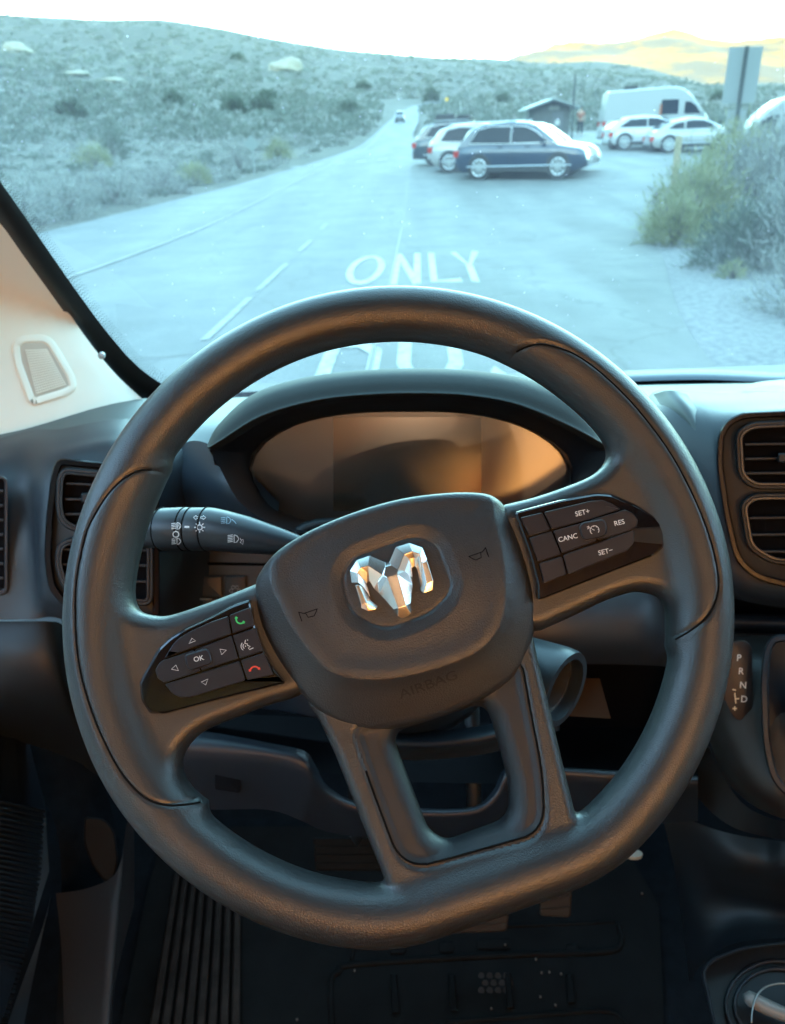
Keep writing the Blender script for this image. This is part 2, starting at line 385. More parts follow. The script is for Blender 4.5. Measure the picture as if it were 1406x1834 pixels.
mk('plain', [(-16000, -16000, -60), (16000, -16000, -60), (16000, 16000, -60), (-16000, 16000, -60)], [(0, 1, 2, 3)], M_GROUND, kind='structure')

def drape(name, left, right, ys, m, lift, nx=10):
    V = []; F_ = []
    for y in ys:
        a, b = x_on(left, y), x_on(right, y)
        for i in range(nx+1):
            x = a+(b-a)*i/nx; V.append((x, y, T1(x, y)+lift))
    for j in range(len(ys)-1):
        for i in range(nx): q = j*(nx+1)+i; F_.append((q, q+1, q+nx+2, q+nx+1))
    return mk(name, V, F_, m, smooth=True, kind='structure')
drape('road', RL, RRr, S*np.concatenate([np.arange(-30, 30, 1.0), np.arange(30, 160, 2.5)]), M_ASPH, .03)
lot_l = np.array([(-20, -.8), (0, -.42), (9.6, .08), (25, .82), (42, 1.6), (50, 1.9)])*S; lot_r = np.array([(-20, 1.6), (2, 1.9), (5.6, 2.3), (7.1, 2.65), (10.2, 3.55), (13, 4.25), (16, 5.15), (19.3, 6.4), (21.5, 8.6), (24, 13), (29, 20), (38, 26), (50, 26)])*S
drape('parking_area', lot_l, lot_r, S*np.concatenate([np.arange(-18, 24, .8), np.arange(24, 50.1, 1.6)]), M_LOT, .036, 14)
grv_l = np.array([(2, 1.8), (5.6, 2.25), (7.1, 2.6), (10.2, 3.5), (13, 4.2), (16, 5.1), (20, 6.8)])*S; grv_r = np.array([(2, 3.6), (6, 4.6), (8, 5.6), (10, 6.2), (13, 6.2), (16, 6.4), (20, 7.6)])*S
drape('gravel_verge', grv_l, grv_r, S*np.arange(2, 20, .6), M_GRAVEL, .02, 6)
# crack sealed seam between road and pull-out
def ribbon(name, pts, w, m, lift, kind='structure'):
    P = S*np.array(crom(pts, 8, False)); w = w*S; V = []
    for i, p in enumerate(P):
        t = nrm(P[min(i+1, len(P)-1)]-P[max(i-1, 0)]); n_ = np.array([-t[1], t[0]])*w/2
        for q in (p+n_, p-n_): V.append((q[0], q[1], T1(*q)+lift))
    return mk(name, V, [(2*i, 2*i+1, 2*i+3, 2*i+2) for i in range(len(P)-1)], m, kind=kind)
M_TAR = mat('tar', (.05, .052, .055), .6)
ribbon('joint', [(-.42, 0), (-.2, 4), (.08, 9.6), (.5, 18), (.82, 25), (1.5, 40)], .035, M_TAR, .045)
ribbon('crack', [(4.0, 11.2), (3.3, 11.0), (2.6, 11.1), (2.0, 10.8)], .03, M_TAR, .045)
ribbon('crack', [(1.4, 12.6), (2.2, 12.2), (3.0, 12.4), (3.8, 12.1)], .03, M_TAR, .045)
for a, b in (((-.2, 7.4), (.9, 7.5)), ((-2.0, 6.0), (-.6, 6.1))): ribbon('crack', [a, ((a[0]+b[0])/2, a[1]+.1), b], .02, M_TAR, .045)
M_DASHP = gfac('dash_paint', [(.13, .14, .135), (.20, .205, .20), (.26, .26, .25)], 7, rough=.8, bump=(8, .002))
# painted lines
def dash_at(y): return -1.84+.0465*y + .00
for y0, y1 in ((-1.5, .6), (2.5, 4.2), (6.55, 8.5), (8.95, 11.0), (12.3, 13.6), (15.2, 16.0)):
    ribbon('lane_line', [(dash_at(y0), y0), (dash_at((y0+y1)/2), (y0+y1)/2), (dash_at(y1), y1)], .075, M_DASHP, .040 if y0 < 10 else .046)
ribbon('edge_line', [(-5.1, 1), (-4.06, 10.5), (-3.26, 19.1), (-2.5, 28), (-1.6, 36)], .07, gfac('faded_paint', [(.14, .145, .14), (.24, .24, .23)], 3, rough=.8, bump=(8, .002)), .046)
M_WORN = gfac('worn_paint', [(.12, .125, .13), (.20, .20, .20)], 5, rough=.8, bump=(8, .002))
ribbon('edge_line', [(-1.6, 36), (-.55, 44), (.1, 56), (1.2, 75), (2.7, 100)], .08, M_WORN, .046)
for k in range(10):
    x, y = -5.2+k*.85, 32.5+k*.28
    if -4 < x: ribbon('lane_line', [(x, y), (x+.2, y+.05), (x+.38, y+.1)], .25, M_PAINT, .046)
ribbon('edge_line', [(1.8, 27.5), (3.5, 27.2), (5.5, 27.0)], .10, M_PAINT, .050)
# words painted on the road, drawn tall so that drivers can read them
def road_word(chars, x0s, y0, y1, wd, m):
    st = {'O': [arcp(.5, .5, .42, 90, 450, 20)], 'N': [[(.1, 0), (.1, 1)], [(.1, 1), (.9, 0)], [(.9, 0), (.9, 1)]], 'L': [[(.1, 1), (.1, .06), (.9, .06)]], 'Y': [[(.08, 1), (.5, .48), (.92, 1)], [(.5, .5), (.5, 0)]],
          'B': [[(.1, 0), (.1, 1)], [(.1, .95), (.6, .95), (.85, .85), (.85, .62), (.6, .52), (.1, .52)], [(.6, .52), (.92, .4), (.92, .15), (.6, .05), (.1, .05)]],
          'U': [[(.1, 1), (.1, .25), (.3, .05), (.7, .05), (.9, .25), (.9, 1)]],
          'S': [[(.9, .85), (.7, .95), (.3, .95), (.1, .82), (.1, .62), (.3, .53), (.7, .48), (.9, .38), (.9, .18), (.7, .05), (.3, .05), (.1, .15)]]}
    for ch, (xa, xb) in zip(chars, x0s):
        mb = MB(); lift_ = .0385
        for pl in st[ch]:
            q = [(xa+(xb-xa)*u+(dash_at(y0+(y1-y0)*v)-dash_at(y0)), y0+(y1-y0)*v) for u, v in pl]; n_ = len(q)
            q = np.array(q); Vv = []
            for i in range(n_):
                t = q[min(i+1, n_-1)]-q[max(i-1, 0)]
                if ch == 'O': t = q[(i+1) % n_]-q[i-1] if 0 < i < n_-1 else q[1]-q[-2]
                # stroke widths differ along and across the road
                tn = nrm(t/np.array([1, 4.0])); nn = np.array([-tn[1]*wd/2, tn[0]*wd/2*3.0])
                e = 1
                Vv += [q[i]+nn*e, q[i]-nn*e]
            lift_ += .0006; mb.add([(p[0]*S, p[1]*S, T1(p[0]*S, p[1]*S)+lift_) for p in Vv], [(2*i, 2*i+1, 2*i+3, 2*i+2) for i in range(n_-1)])
        mb.build('road_lettering', m, kind='structure')
road_word('ONLY', [(-.52, -.06), (.06, .40), (.52, .92), (.84, 1.22)], 9.0, 11.6, .088, M_PAINT)
road_word('BUS', [(-.52, -.10), (.04, .52), (.66, 1.12)], 4.9, 7.5, .105, M_PAINT)

# ---------------------------------------------------------------- vegetation
M_SAGE = gfac('sagebrush', [(0.073, 0.095, 0.073), (0.124, 0.151, 0.124), (0.209, 0.220, 0.189)], .8, bump=(1, .02))
M_SAGE2 = gfac('grey_brush', [(0.161, 0.174, 0.168), (0.258, 0.270, 0.251), (0.361, 0.367, 0.335)], 3, bump=(1, .02))
M_RABBIT = gfac('rabbitbrush', [(0.128, 0.152, 0.077), (0.243, 0.255, 0.140), (0.344, 0.332, 0.205)], 3, bump=(1, .02))
M_JUN = gfac('juniper', [(.055, .080, .055), (.09, .12, .08)], 2, bump=(1, .02))
M_TWIG = gfac('grey_twig', [(0.109, 0.100, 0.100), (0.182, 0.173, 0.173)], 6, bump=(1, .01))
def leafcloud(n, w, h, leaf, rng, fine=False):
    """leaf-sized blades spread through a bush's volume"""
    u = rng.normal(size=(n, 3)); u /= np.linalg.norm(u, axis=1)[:, None]; u[:, 2] = np.abs(u[:, 2])
    lob = 1+.28*np.sin(3*np.arctan2(u[:, 1], u[:, 0])+rng.uniform(0, 6))*(1-u[:, 2])+.15*np.sin(7*np.arctan2(u[:, 1], u[:, 0])+rng.uniform(0, 6))
    rr = rng.uniform(.45, 1.0, n)**.6*lob*rng.normal(1, .07, n)
    c = u*rr[:, None]*[w, w, h]
    d = u*[1, 1, 1.0]+rng.normal(0, .55, (n, 3))+[0, 0, .5]; d /= np.linalg.norm(d, axis=1)[:, None]
    s = np.cross(d, rng.normal(size=(n, 3))); s /= np.linalg.norm(s, axis=1)[:, None]
    L = leaf*rng.uniform(.6, 1.5, n)[:, None]; Wd = L*(.16 if fine else .45)
    V = np.stack([c-d*L*.5-s*Wd*.4, c-d*L*.5+s*Wd*.4, c+d*L*.5+s*Wd*.25, c+d*L*.5-s*Wd*.25], 1)
    V[..., 2] = np.maximum(V[..., 2], -.05)
    return V.reshape(-1, 3)
def quads(n): return np.arange(4*n).reshape(n, 4)
def fastmesh(name, V, Fq, m):
    me = bpy.data.meshes.new(name); n, k = len(V), len(Fq)
    me.vertices.add(n); me.vertices.foreach_set('co', np.asarray(V, np.float32).ravel()); me.loops.add(k*4); me.loops.foreach_set('vertex_index', np.asarray(Fq, np.int32).ravel())
    me.polygons.add(k); me.polygons.foreach_set('loop_start', np.arange(0, 4*k, 4, dtype=np.int32)); me.update(calc_edges=True); me.materials.append(m); return me
# small scrub that nobody could count, nearest ones finer
def scatter(name, m, cnt, rmin, rmax, amin, amax, size, nleaf, seed, power=1.0, vis=None):
    rng = np.random.default_rng(seed); protos = [leafcloud(nleaf, 1, .72, .34 if nleaf < 60 else .2, rng) for _ in range(8)]
    r = np.exp(rng.uniform(math.log(rmin), math.log(rmax), cnt)); a = np.radians(rng.uniform(amin, amax, cnt)); r = r*S; x, y = r*np.sin(a), r*np.cos(a)
    ok = ~(on_road(x, y)) & (sdpoly(x, y, lot_poly) > .5) & ~((x > x_on(grv_l, y)-1) & (x < x_on(grv_r, y)+.3) & (y < 24) & (y > 0)) & ~((np.abs(x) < 3) & (y < 3))
    ok &= ~((x > x_on(RL, y)-1.0) & (x < 0) & (y < 160*S)) & ~((x > 0) & (x < x_on(RRr, y)+1.2) & (y > 62) & (y < 160*S))
    if vis: ok &= vis(x, y)
    x, y, r = x[ok], y[ok], r[ok]; z = terr(x, y); allv = []
    sz = S*size*rng.uniform(.55, 1.35, len(x))*np.clip(r/90, .62, 1.7); th_ = rng.uniform(0, 6.28, len(x))
    for i in range(len(x)):
        p = protos[i % 8]; c, s = math.cos(th_[i]), math.sin(th_[i]); q = p*sz[i]
        allv.append(np.stack([q[:, 0]*c-q[:, 1]*s+x[i], q[:, 0]*s+q[:, 1]*c+y[i], q[:, 2]+z[i]-.03], 1))
    V = np.concatenate(allv); o = bpy.data.objects.new(name, fastmesh(name, V, quads(len(V)//4), m)); COL.objects.link(o); o['kind'] = 'stuff'; return o
scatter('sagebrush', M_SAGE, 6500, 55, 350, -34, 32, .62, 34, 1)
scatter('grey_scrub', M_SAGE2, 3200, 45, 350, -34, 32, .50, 30, 2)
scatter('near_scrub', M_SAGE2, 520, 16, 60, -40, -2, .55, 150, 3)
scatter('near_sagebrush', M_SAGE, 420, 18, 70, -40, -2, .55, 140, 4)
scatter('roadside_scrub', M_SAGE, 380, 40, 95, 3, 34, .50, 120, 5)
# bushes that can be told apart
def bush(label, px, py, w, h, m, seed, n=1500, fine=True, name='roadside_shrub', cat='shrub', group=None, leaf=.11, p=None):
    p = GT(px, py) if p is None else np.array([p[0], p[1], T1(*p)]); rng = np.random.default_rng(seed)
    t = thing(name, label, cat, (p[0], p[1], p[2]-.02), group=group)
    w *= S; h *= S; leaf *= S*.9; V = leafcloud(n, w/2, h, leaf, rng, fine); o = bpy.data.objects.new('foliage', fastmesh('foliage', V, quads(n), m)); COL.objects.link(o); o.parent = t
    mb = MB()
    for i in range(14):
        a = rng.uniform(0, 6.28); s_ = rng.uniform(.2, .8); e = np.array([math.cos(a)*w/2*s_, math.sin(a)*w/2*s_, h*rng.uniform(.6, .95)])
        mb.tube([np.zeros(3), e*[.4, .4, .5]+rng.normal(0, .02, 3), e], [.018, .010, .003], 4)
    mb.build('stem', M_TWIG, t, world=False, smooth=True); return t
bush('yellow-green shrub beside the wooden post, at the edge of the pull-out', 1240, 415, 1.5, 1.15, M_RABBIT, 11, 5200, leaf=.10)
bush('pale green shrub at the front corner of the shrub bank, over the gravel', 1205, 440, .9, .75, M_RABBIT, 12, 3600, leaf=.08)
bush('olive bushy shrub in the middle of the bank right of the pull-out', 1300, 385, 1.6, 1.5, M_RABBIT, 13, 5200, leaf=.12)
bush('grey-violet leafless shrub standing tall in front of the metal sign', 1372, 400, 2.2, 1.5, M_SAGE2, 14, 6800, leaf=.13)
bush('grey twiggy shrub at the right picture edge above the gravel', 1420, 480, 1.5, 1.2, M_SAGE2, 15, 5200, leaf=.09)
bush('low grey-green shrub between the gravel and the tall grey shrub', 1330, 480, 1.2, .75, M_SAGE, 16, 4400, leaf=.08)
bush('faded grey shrub low at the right picture edge on the gravel', 1440, 560, 1.1, .6, M_SAGE2, 17, 1800, leaf=.07)
bush('small dry tuft on the gravel verge right of the pull-out', 1310, 500, .35, .22, M_RABBIT, 18, 400, leaf=.06)
bush('green-topped shrub behind the yellow-green shrub, below the metal sign', 1330, 330, 1.8, 1.3, M_RABBIT, 19, 4400, leaf=.12)
bush('large grey leafless shrub behind the bank at the far right edge', 1410, 320, 2.4, 1.45, M_SAGE2, 20, 6000, leaf=.14)
bush('olive-green bush on the left slope behind the pale roadside brush', 172, 300, 1.7, 1.0, M_RABBIT, 21, 2200, leaf=.12)
bush('dark upright bush just right of the olive-green bush on the left slope', 205, 285, 1.5, 1.3, M_JUN, 22, 2200, leaf=.12)
for i, (x, y, w, h, lab) in enumerate([(40, 400, 2.2, 1.0, 'pale grey brush filling the lower left corner beside the road'), (120, 385, 2.0, 1.0, 'pale grey brush second from the left along the road edge'), (205, 365, 1.8, .95, 'pale grey brush in the middle of the left road edge'), (290, 345, 1.6, .85, 'smaller pale brush right of the widest grey roadside brush'),
                                     (-40, 420, 2.4, 1.1, 'pale grey brush cut by the left picture edge'), (350, 330, 1.3, .7, 'low tan brush before the diamond sign on the left verge'), (430, 305, 1.4, 1.1, 'bare violet-grey shrub at the foot of the diamond sign'), (500, 285, 1.4, .9, 'yellowish shrub just right of the diamond sign')]):
    bush(lab, x, y, w, h, [M_SAGE2, M_SAGE2, M_SAGE2, M_SAGE2, M_SAGE2, M_RABBIT, M_SAGE2, M_RABBIT][i], 30+i, 2000, leaf=.10, group='brush along the left edge of the road')
for i, (x, y, w, h, lab) in enumerate([(422, 205, 3.0, 2.0, 'dark green juniper left of a pair on the middle of the left slope'), (472, 205, 3.2, 2.2, 'dark green juniper right of a pair on the middle of the left slope'), (128, 210, 2.6, 1.5, 'grey-green juniper left on the slope'), (312, 192, 2.6, 1.7, 'lone dark juniper left of the paired junipers'),
                                     (628, 205, 2.4, 1.3, 'dark juniper above the bend of the road'), (478, 178, 3.5, 1.6, 'dark juniper patch above the paired junipers'), (772, 182, 3.0, 2.4, 'juniper right of the road crest'), (900, 184, 3.0, 1.5, 'juniper on the slope above the small building'), (1284, 184, 2.4, 1.8, 'dark juniper left of the metal sign'), (650, 160, 3.5, 1.6, 'small juniper high on the left slope over the road'), (425, 108, 4.5, 2.0, 'juniper near the skyline left of the tan boulder')]):
    bush(lab, x, y, w, h, M_JUN, 50+i, 900, fine=False, name='juniper', cat='bush', leaf=.35, group='dark junipers on the hillsides')
# rocks
def rock(label, px, py, w, h, m, seed):
    w *= S; h *= S*.8; p = GT(px, py); rng = np.random.default_rng(seed); bm = bmesh.new(); bmesh.ops.create_icosphere(bm, subdivisions=3, radius=1)
    ph = rng.uniform(0, 6, 6)
    for v in bm.verts:
        c = v.co; k = 1+.18*math.sin(3*c.x+ph[0])*math.sin(2.5*c.y+ph[1])+.10*math.sin(6*c.z+ph[2]+4*c.x)+.05*math.sin(11*c.y+ph[3]); v.co = Vector((c.x*w/2*k, c.y*w/2*.7*k, max(-.1, c.z)*h*k))
    me = bpy.data.meshes.new('boulder'); bm.to_mesh(me); bm.free(); me.materials.append(m); me.shade_smooth()
    o = bpy.data.objects.new('boulder', me); COL.objects.link(o); o.location = p; tag(o, label, 'boulder')
M_ROCK = gfac('tan_rock', [(0.187, 0.176, 0.132), (0.253, 0.237, 0.187), (0.297, 0.281, 0.231)], .8, bump=(1, .1))
rock('large tan boulder high on the slope left of the road crest', 510, 127, 9.5, 3.4, M_ROCK, 1)
rock('tan boulder near the skyline at the far left', 30, 94, 8, 2.6, M_ROCK, 2)
rock('pale flat boulder low on the far left slope', 200, 148, 5, 1.0, M_ROCK, 3)
rock('pale rock slab left of the middle of the slope', 135, 135, 5.5, 1.0, M_ROCK, 4)

# ---------------------------------------------------------------- vehicles
def paint(name, col, rough=.28): return mat(name, col, rough, coat=.7)
M_GLASS = mat('car_glass', (.008, .016, .026), .15, spec=.12)
M_TYRE = mat('tyre', (.018, .018, .019), .8); M_ALLOY = mat('alloy', (.62, .63, .64), .3, metal=.8); M_PLAST = mat('bumper_plastic', (.03, .032, .035), .6)
M_HEAD = mat('headlight_glass', (.75, .78, .80), .12, coat=.6); M_TAIL = mat('tail_glass', (.45, .03, .02), .2, coat=.5)
def lerp_tab(tab, x): t = np.array(tab, float); return float(np.interp(x, t[:, 0], t[:, 1]))
def car(name, label, cat, loc, rz, m, P, group=None, details=True):
    """P: belt [(x,z)], bottom z, roof [(x,z)], half width, wheels (x,radius), windows polygons in (x,z)"""
    t = thing(name, label, cat, loc, rz, group); W_ = P['w']; xs = np.linspace(P['x0'], P['x1'], 41); V = []; prof = []
    for x in xs:
        e = min((x-P['x0']), (P['x1']-x)); wv = W_*(1-.22*max(0, 1-e/.45)**2.2); zb = lerp_tab(P['belt'], x); z0 = P['z0']+.12*max(0, 1-e/.35)
        zs = [z0, z0+.10, (z0+zb)*.5, zb-.10, zb-.02, zb+.015, zb+.03]; ws = [.90, .985, 1.0, .965, .90, .72, 0]
        ring_ = [(x, wv*a, min(z, zb+.03)) for a, z in zip(ws, zs)] + [(x, -wv*a, min(z, zb+.03)) for a, z in list(zip(ws, zs))[-2::-1]]
        prof.append(ring_)
    k = len(prof[0]); V = [q for r_ in prof for q in r_]; F_ = [(i*k+j, i*k+(j+1) % k, (i+1)*k+(j+1) % k, (i+1)*k+j) for i in range(40) for j in range(k)]
    F_ += [tuple(range(k))[::-1], tuple(40*k+j for j in range(k))]
    fix(mk('body', V, F_, m, t, world=False, smooth=38))
    rx = [q[0] for q in P['roof']]; xs = np.linspace(rx[0], rx[-1], 33); V = []
    def sidey(x, z):
        zb = lerp_tab(P['belt'], x)-.03; zr = lerp_tab(P['roof'], x); ztop = max(q[1] for q in P['roof']); return W_*(.915-P.get('tumble', .2)*max(0, (z-zb))/(max(.2, ztop-zb)))
    for x in xs:
        zb = lerp_tab(P['belt'], x)-.03; zr = max(lerp_tab(P['roof'], x), zb+.005); h = zr-zb
        r_ = [(x, sidey(x, zb), zb), (x, sidey(x, zb+h*.5), zb+h*.5), (x, sidey(x, zr-min(.07, h*.3)), zr-min(.07, h*.3)), (x, sidey(x, zr)*.9, zr-.012), (x, 0, zr+.015)]
        V += r_ + [(a, -b, c) for a, b, c in r_[-2::-1]]
    k = 9; F_ = [(i*k+j, i*k+j+1, (i+1)*k+j+1, (i+1)*k+j) for i in range(32) for j in range(8)]
    F_ += [tuple(range(k))[::-1], tuple(32*k+j for j in range(k))]
    fix(mk('cabin', V, F_, P.get('mcab', m), t, world=False, smooth=38))
    for poly in P['windows']:
        for s_ in (1, -1):
            mk('side_window', [(x, s_*(sidey(x, z)+.012), z) for x, z in poly], [tuple(range(len(poly)))] , M_GLASS, t, world=False)
    for (xa, za, xb, zb_) in P.get('screens', []):      # wind and rear screens: from low (xa,za) to high (xb,zb)
        nx_, nz_ = (zb_-za), -(xb-xa); l = math.hypot(nx_, nz_); s_ = 1 if xa > 0 else -1; ox, oz = abs(nx_)/l*s_*.035, abs(nz_)/l*.03
        ya, yb = sidey(xa, za)*.86, sidey(xb, zb_)*.84
        mk('windscreen' if s_ > 0 else 'rear_window', [(xa+ox, -ya, za+oz), (xa+ox, ya, za+oz), (xb+ox, yb, zb_+oz), (xb+ox, -yb, zb_+oz)], [(0, 1, 2, 3)], M_GLASS, t, world=False)
    for x, r in P['wheels']:
        for s_ in (1, -1):
            ya = s_*(W_-.02)
            MB().tube([(x, s_*(W_*.90), r+.02), (x, s_*(W_+.006), r+.02)], r*1.16, 28).build('wheel_arch', P.get('march', M_PLAST), t, world=False, smooth=40)
            wh = MB().tube([(x, ya-s_*.20, r), (x, ya-s_*.01, r), (x, ya+s_*.028, r)], [r*.98, r, r*.93], 28).build('wheel', M_TYRE, t, world=False, smooth=40)
            mb = MB()
            if details:
                mb.tube([(x, ya+s_*.027, r), (x, ya+s_*.036, r)], r*.16, 12)
                for q in range(10):
                    a = q*math.pi/5; c, s2 = math.cos(a), math.sin(a); n1 = .035
                    mb.add([(x+c*.1*r-s2*n1*.6, ya+s_*.036, r+s2*.1*r+c*n1*.6), (x+c*.1*r+s2*n1*.6, ya+s_*.036, r+s2*.1*r-c*n1*.6), (x+c*.68*r+s2*n1, ya+s_*.030, r+s2*.68*r-c*n1), (x+c*.68*r-s2*n1, ya+s_*.030, r+s2*.68*r+c*n1)], [(0, 1, 2, 3)])
                mb.tube([(x+.70*r*math.cos(a), ya+s_*.030, r+.70*r*math.sin(a)) for a in np.arange(24)*math.pi/12], .018, 6, closed=True)
            else: mb.tube([(x, ya+s_*.02, r), (x, ya+s_*.034, r)], [r*.66, r*.6], 20)
            mb.build('rim', M_ALLOY, wh, world=False, smooth=40)
    if details:
        zb = lerp_tab(P['belt'], P['x1']-.25)
        for s_ in (1, -1):
            MB().add([(P['x1']-.55, s_*W_*.93, zb-.06), (P['x1']-.12, s_*W_*.74, zb-.12), (P['x1']-.05, s_*W_*.60, zb-.22), (P['x1']-.10, s_*W_*.82, zb-.24), (P['x1']-.5, s_*W_*.99, zb-.16)], [(0, 1, 2, 3, 4)]).build('headlight', M_HEAD, t, world=False)
            zr_ = lerp_tab(P['belt'], P['x0']+.1)
            MB().box((P['x0']-.01, s_*W_*.80-.09, zr_-.28), (P['x0']+.22, s_*W_*.80+.09, zr_-.08)).build('tail_light', M_TAIL, t, world=False)
            MB().box((P.get('mir', .9), s_*(W_*.98)-.02, P.get('mirz', 1.02)), (P.get('mir', .9)+.12, s_*(W_*.98)+s_*.18, P.get('mirz', 1.02)+.14)).build('mirror', m, t, world=False)
        MB().box((P['x1']-.06, -W_*.5, P['z0']+.22), (P['x1']+.005, W_*.5, P['z0']+.38)).build('grille', M_PLAST, t, world=False)
        MB().box((P['x0']+.6, -W_*1.0-.004, P['z0']), (P['x1']-.6, W_*1.0+.004, P['z0']+.13)).build('sill', P.get('march', M_PLAST), t, world=False)
        for s_ in (1, -1):
            for poly in P['windows']:
                cx = sum(q[0] for q in poly)/len(poly); cz = sum(q[1] for q in poly)/len(poly)
                MB().tube([(x+(x-cx)*.02, s_*(sidey(x, z)+.014), z+(z-cz)*.04) for x, z in poly], .014, 5, closed=True).build('window_trim', M_ALLOY if P.get('chrome', 1) else M_PLAST, t, world=False, smooth=True)
            for xd in P.get('seams', (-.95, -.28, .98)):
                zb2 = lerp_tab(P['belt'], xd)
                MB().tube([(xd, s_*(W_*1.0+.001), P['z0']+.16), (xd+.01, s_*(W_*1.003), (P['z0']+zb2)*.5), (xd, s_*W_*.968, zb2-.09)], .008, 5).build('door_gap', M_TYRE, t, world=False)
            MB().box((P['x1']-.30, s_*W_*.70-.10, P['z0']+.14), (P['x1']-.04, s_*W_*.70+.10, P['z0']+.26)).build('fog_light', M_PLAST, t, world=False)
            MB().tube([(P['x0']+.5, s_*(W_*1.004), P['z0']+.17), (P['x1']-.5, s_*(W_*1.004), P['z0']+.17)], .018, 5).build('side_strip', M_ALLOY, t, world=False)
        MB().box((P['x1']-.03, -.26, P['z0']+.24), (P['x1']+.02, .26, P['z0']+.36)).build('number_plate', mat('plate_pale', (.35, .36, .36), .5), t, world=False)
        MB().box((P['x0']-.02, -.26, P['z0']+.42), (P['x0']+.03, .26, P['z0']+.54)).build('number_plate', mat('plate_pale', (.35, .36, .36), .5), t, world=False)
        MB().box((P['x0']+.02, -W_*.86, P['z0']+.02), (P['x0']+.30, W_*.86, P['z0']+.26)).build('bumper', M_PLAST, t, world=False)
        for s_ in (1, -1):
            for xh in P.get('handles', []): MB().box((xh, s_*W_*.975-.015, P['hz']), (xh+.2, s_*W_*.975+.03*s_+.01, P['hz']+.035)).build('door_handle', m, t, world=False)
            if P.get('rails'): MB().tube([(P['rails'][0], s_*W_*.66, P['rails'][2]), (P['rails'][1], s_*W_*.66, P['rails'][3])], .02, 6).build('roof_rail', M_ALLOY, t, world=False, smooth=True)
    return t
SUV = dict(x0=-2.3, x1=2.3, z0=.22, w=.92, belt=[(-2.3, .62), (-2.22, .95), (-1.6, 1.04), (.9, 1.00), (1.3, .99), (2.0, .88), (2.24, .74), (2.3, .56)],
           roof=[(-2.15, 1.02), (-1.75, 1.50), (-1.3, 1.64), (-.4, 1.69), (.25, 1.64), (.65, 1.44), (1.28, 1.02)],
           windows=[[(-1.72, 1.08), (-1.0, 1.06), (-.32, 1.05), (-.32, 1.52), (-1.0, 1.54), (-1.45, 1.46)], [(-.26, 1.05), (.95, 1.06), (.55, 1.36), (.2, 1.51), (-.26, 1.53)]],
           screens=[(1.18, 1.07, .42, 1.57), (-2.05, 1.12, -1.74, 1.46)], wheels=[(-1.36, .35), (1.36, .35)], handles=(-.75, .2), hz=.93, mir=.75, mirz=1.05, rails=(-1.4, .1, 1.69, 1.70))
DW = dict(SUV)
pS = GT(935, 312)
car('blue_suv', 'dark blue SUV nearest in the lot, nose to the right', 'car', W3(4.0, 23.7), rad(-22), paint('blue_paint', (.010, .028, .060)), dict(SUV, w=.90), group=None).scale = (1.0, 1.0, 1.06)
car('white_suv', 'white SUV right behind the dark blue SUV', 'car', W3(3.35, 26.6), rad(-14), paint('white_paint', (.37, .38, .38)), dict(SUV, x0=-2.2, x1=2.25), group=None)
ds = car('dark_suv', 'dark SUV with loaded roof rack, hidden behind the white SUV', 'car', W3(3.05, 29.8), rad(-12), paint('black_paint', (.03, .045, .06)), dict(SUV, x0=-2.3, x1=2.2), group=None)
rk = MB().box((-1.4, -.62, 1.74), (.3, .62, 1.78)).box((-1.3, -.5, 1.78), (-.5, .45, 1.93)).box((-.4, -.5, 1.78), (.15, .4, 1.88)); rk.build('roof_rack', M_PLAST, ds, world=False)
car('white_wagon', 'white car whose roof and nose show behind the dark blue SUV', 'car', W3(4.62, 25.3), rad(-17), paint('white_paint', (.37, .38, .38)), dict(SUV, x0=-2.2, x1=2.35, rails=None))
car('distant_car', 'small dark car far away on the road before the bend', 'car', W3(1.75, 72), rad(-90-2), paint('grey_paint', (.16, .18, .2)), dict(SUV, x0=-2.1, x1=2.1, w=.8), details=True).scale = (.62, .62, .62)
BEET = dict(x0=-2.1, x1=2.1, z0=.2, w=.88, belt=[(-2.1, .5), (-2.0, .76), (-1.5, .92), (.7, .90), (1.2, .93), (1.75, .80), (2.05, .60), (2.1, .45)],
            roof=[(-1.95, .86), (-1.5, 1.14), (-1.0, 1.34), (-.3, 1.46), (.3, 1.42), (.75, 1.22), (1.25, .95)], windows=[[(-1.35, .98), (-.6, .97), (-.6, 1.27), (-1.0, 1.20)], [(-.52, .97), (.95, .97), (.65, 1.16), (.3, 1.30), (-.2, 1.33), (-.52, 1.29)]],
            screens=[(1.10, .99, .5, 1.35), (-1.75, 1.0, -1.15, 1.27)], wheels=[(-1.25, .34), (1.28, .34)], handles=(-.3,), hz=.84, mir=.65, mirz=.95)
car('white_coupe', 'rounded white coupe parked side-on behind the wooden post', 'car', W3(11.8, 32.4), rad(-4), paint('white_paint', (.37, .38, .38)), BEET)
HB = dict(SUV, belt=[(-2.1, .5), (-2.05, .85), (-1.5, .95), (.9, .92), (1.9, .82), (2.1, .5)], roof=[(-2.05, .95), (-1.75, 1.25), (-1.2, 1.46), (-.3, 1.52), (.3, 1.46), (.7, 1.28), (1.3, .96)], x0=-2.1, x1=2.1,
          windows=[[(-1.65, 1.0), (-.3, .99), (-.3, 1.36), (-1.1, 1.34)], [(-.24, .99), (1.0, .99), (.6, 1.24), (.2, 1.36), (-.24, 1.38)]], screens=[(1.2, 1.0, .5, 1.42), (-1.98, 1.02, -1.5, 1.34)], rails=None, handles=(), hz=.9)
car('silver_hatchback', 'silver hatchback between the white coupe and the white camper van', 'car', W3(10.75, 34.4), rad(-2), paint('silver_paint', (.50, .52, .54)), HB)
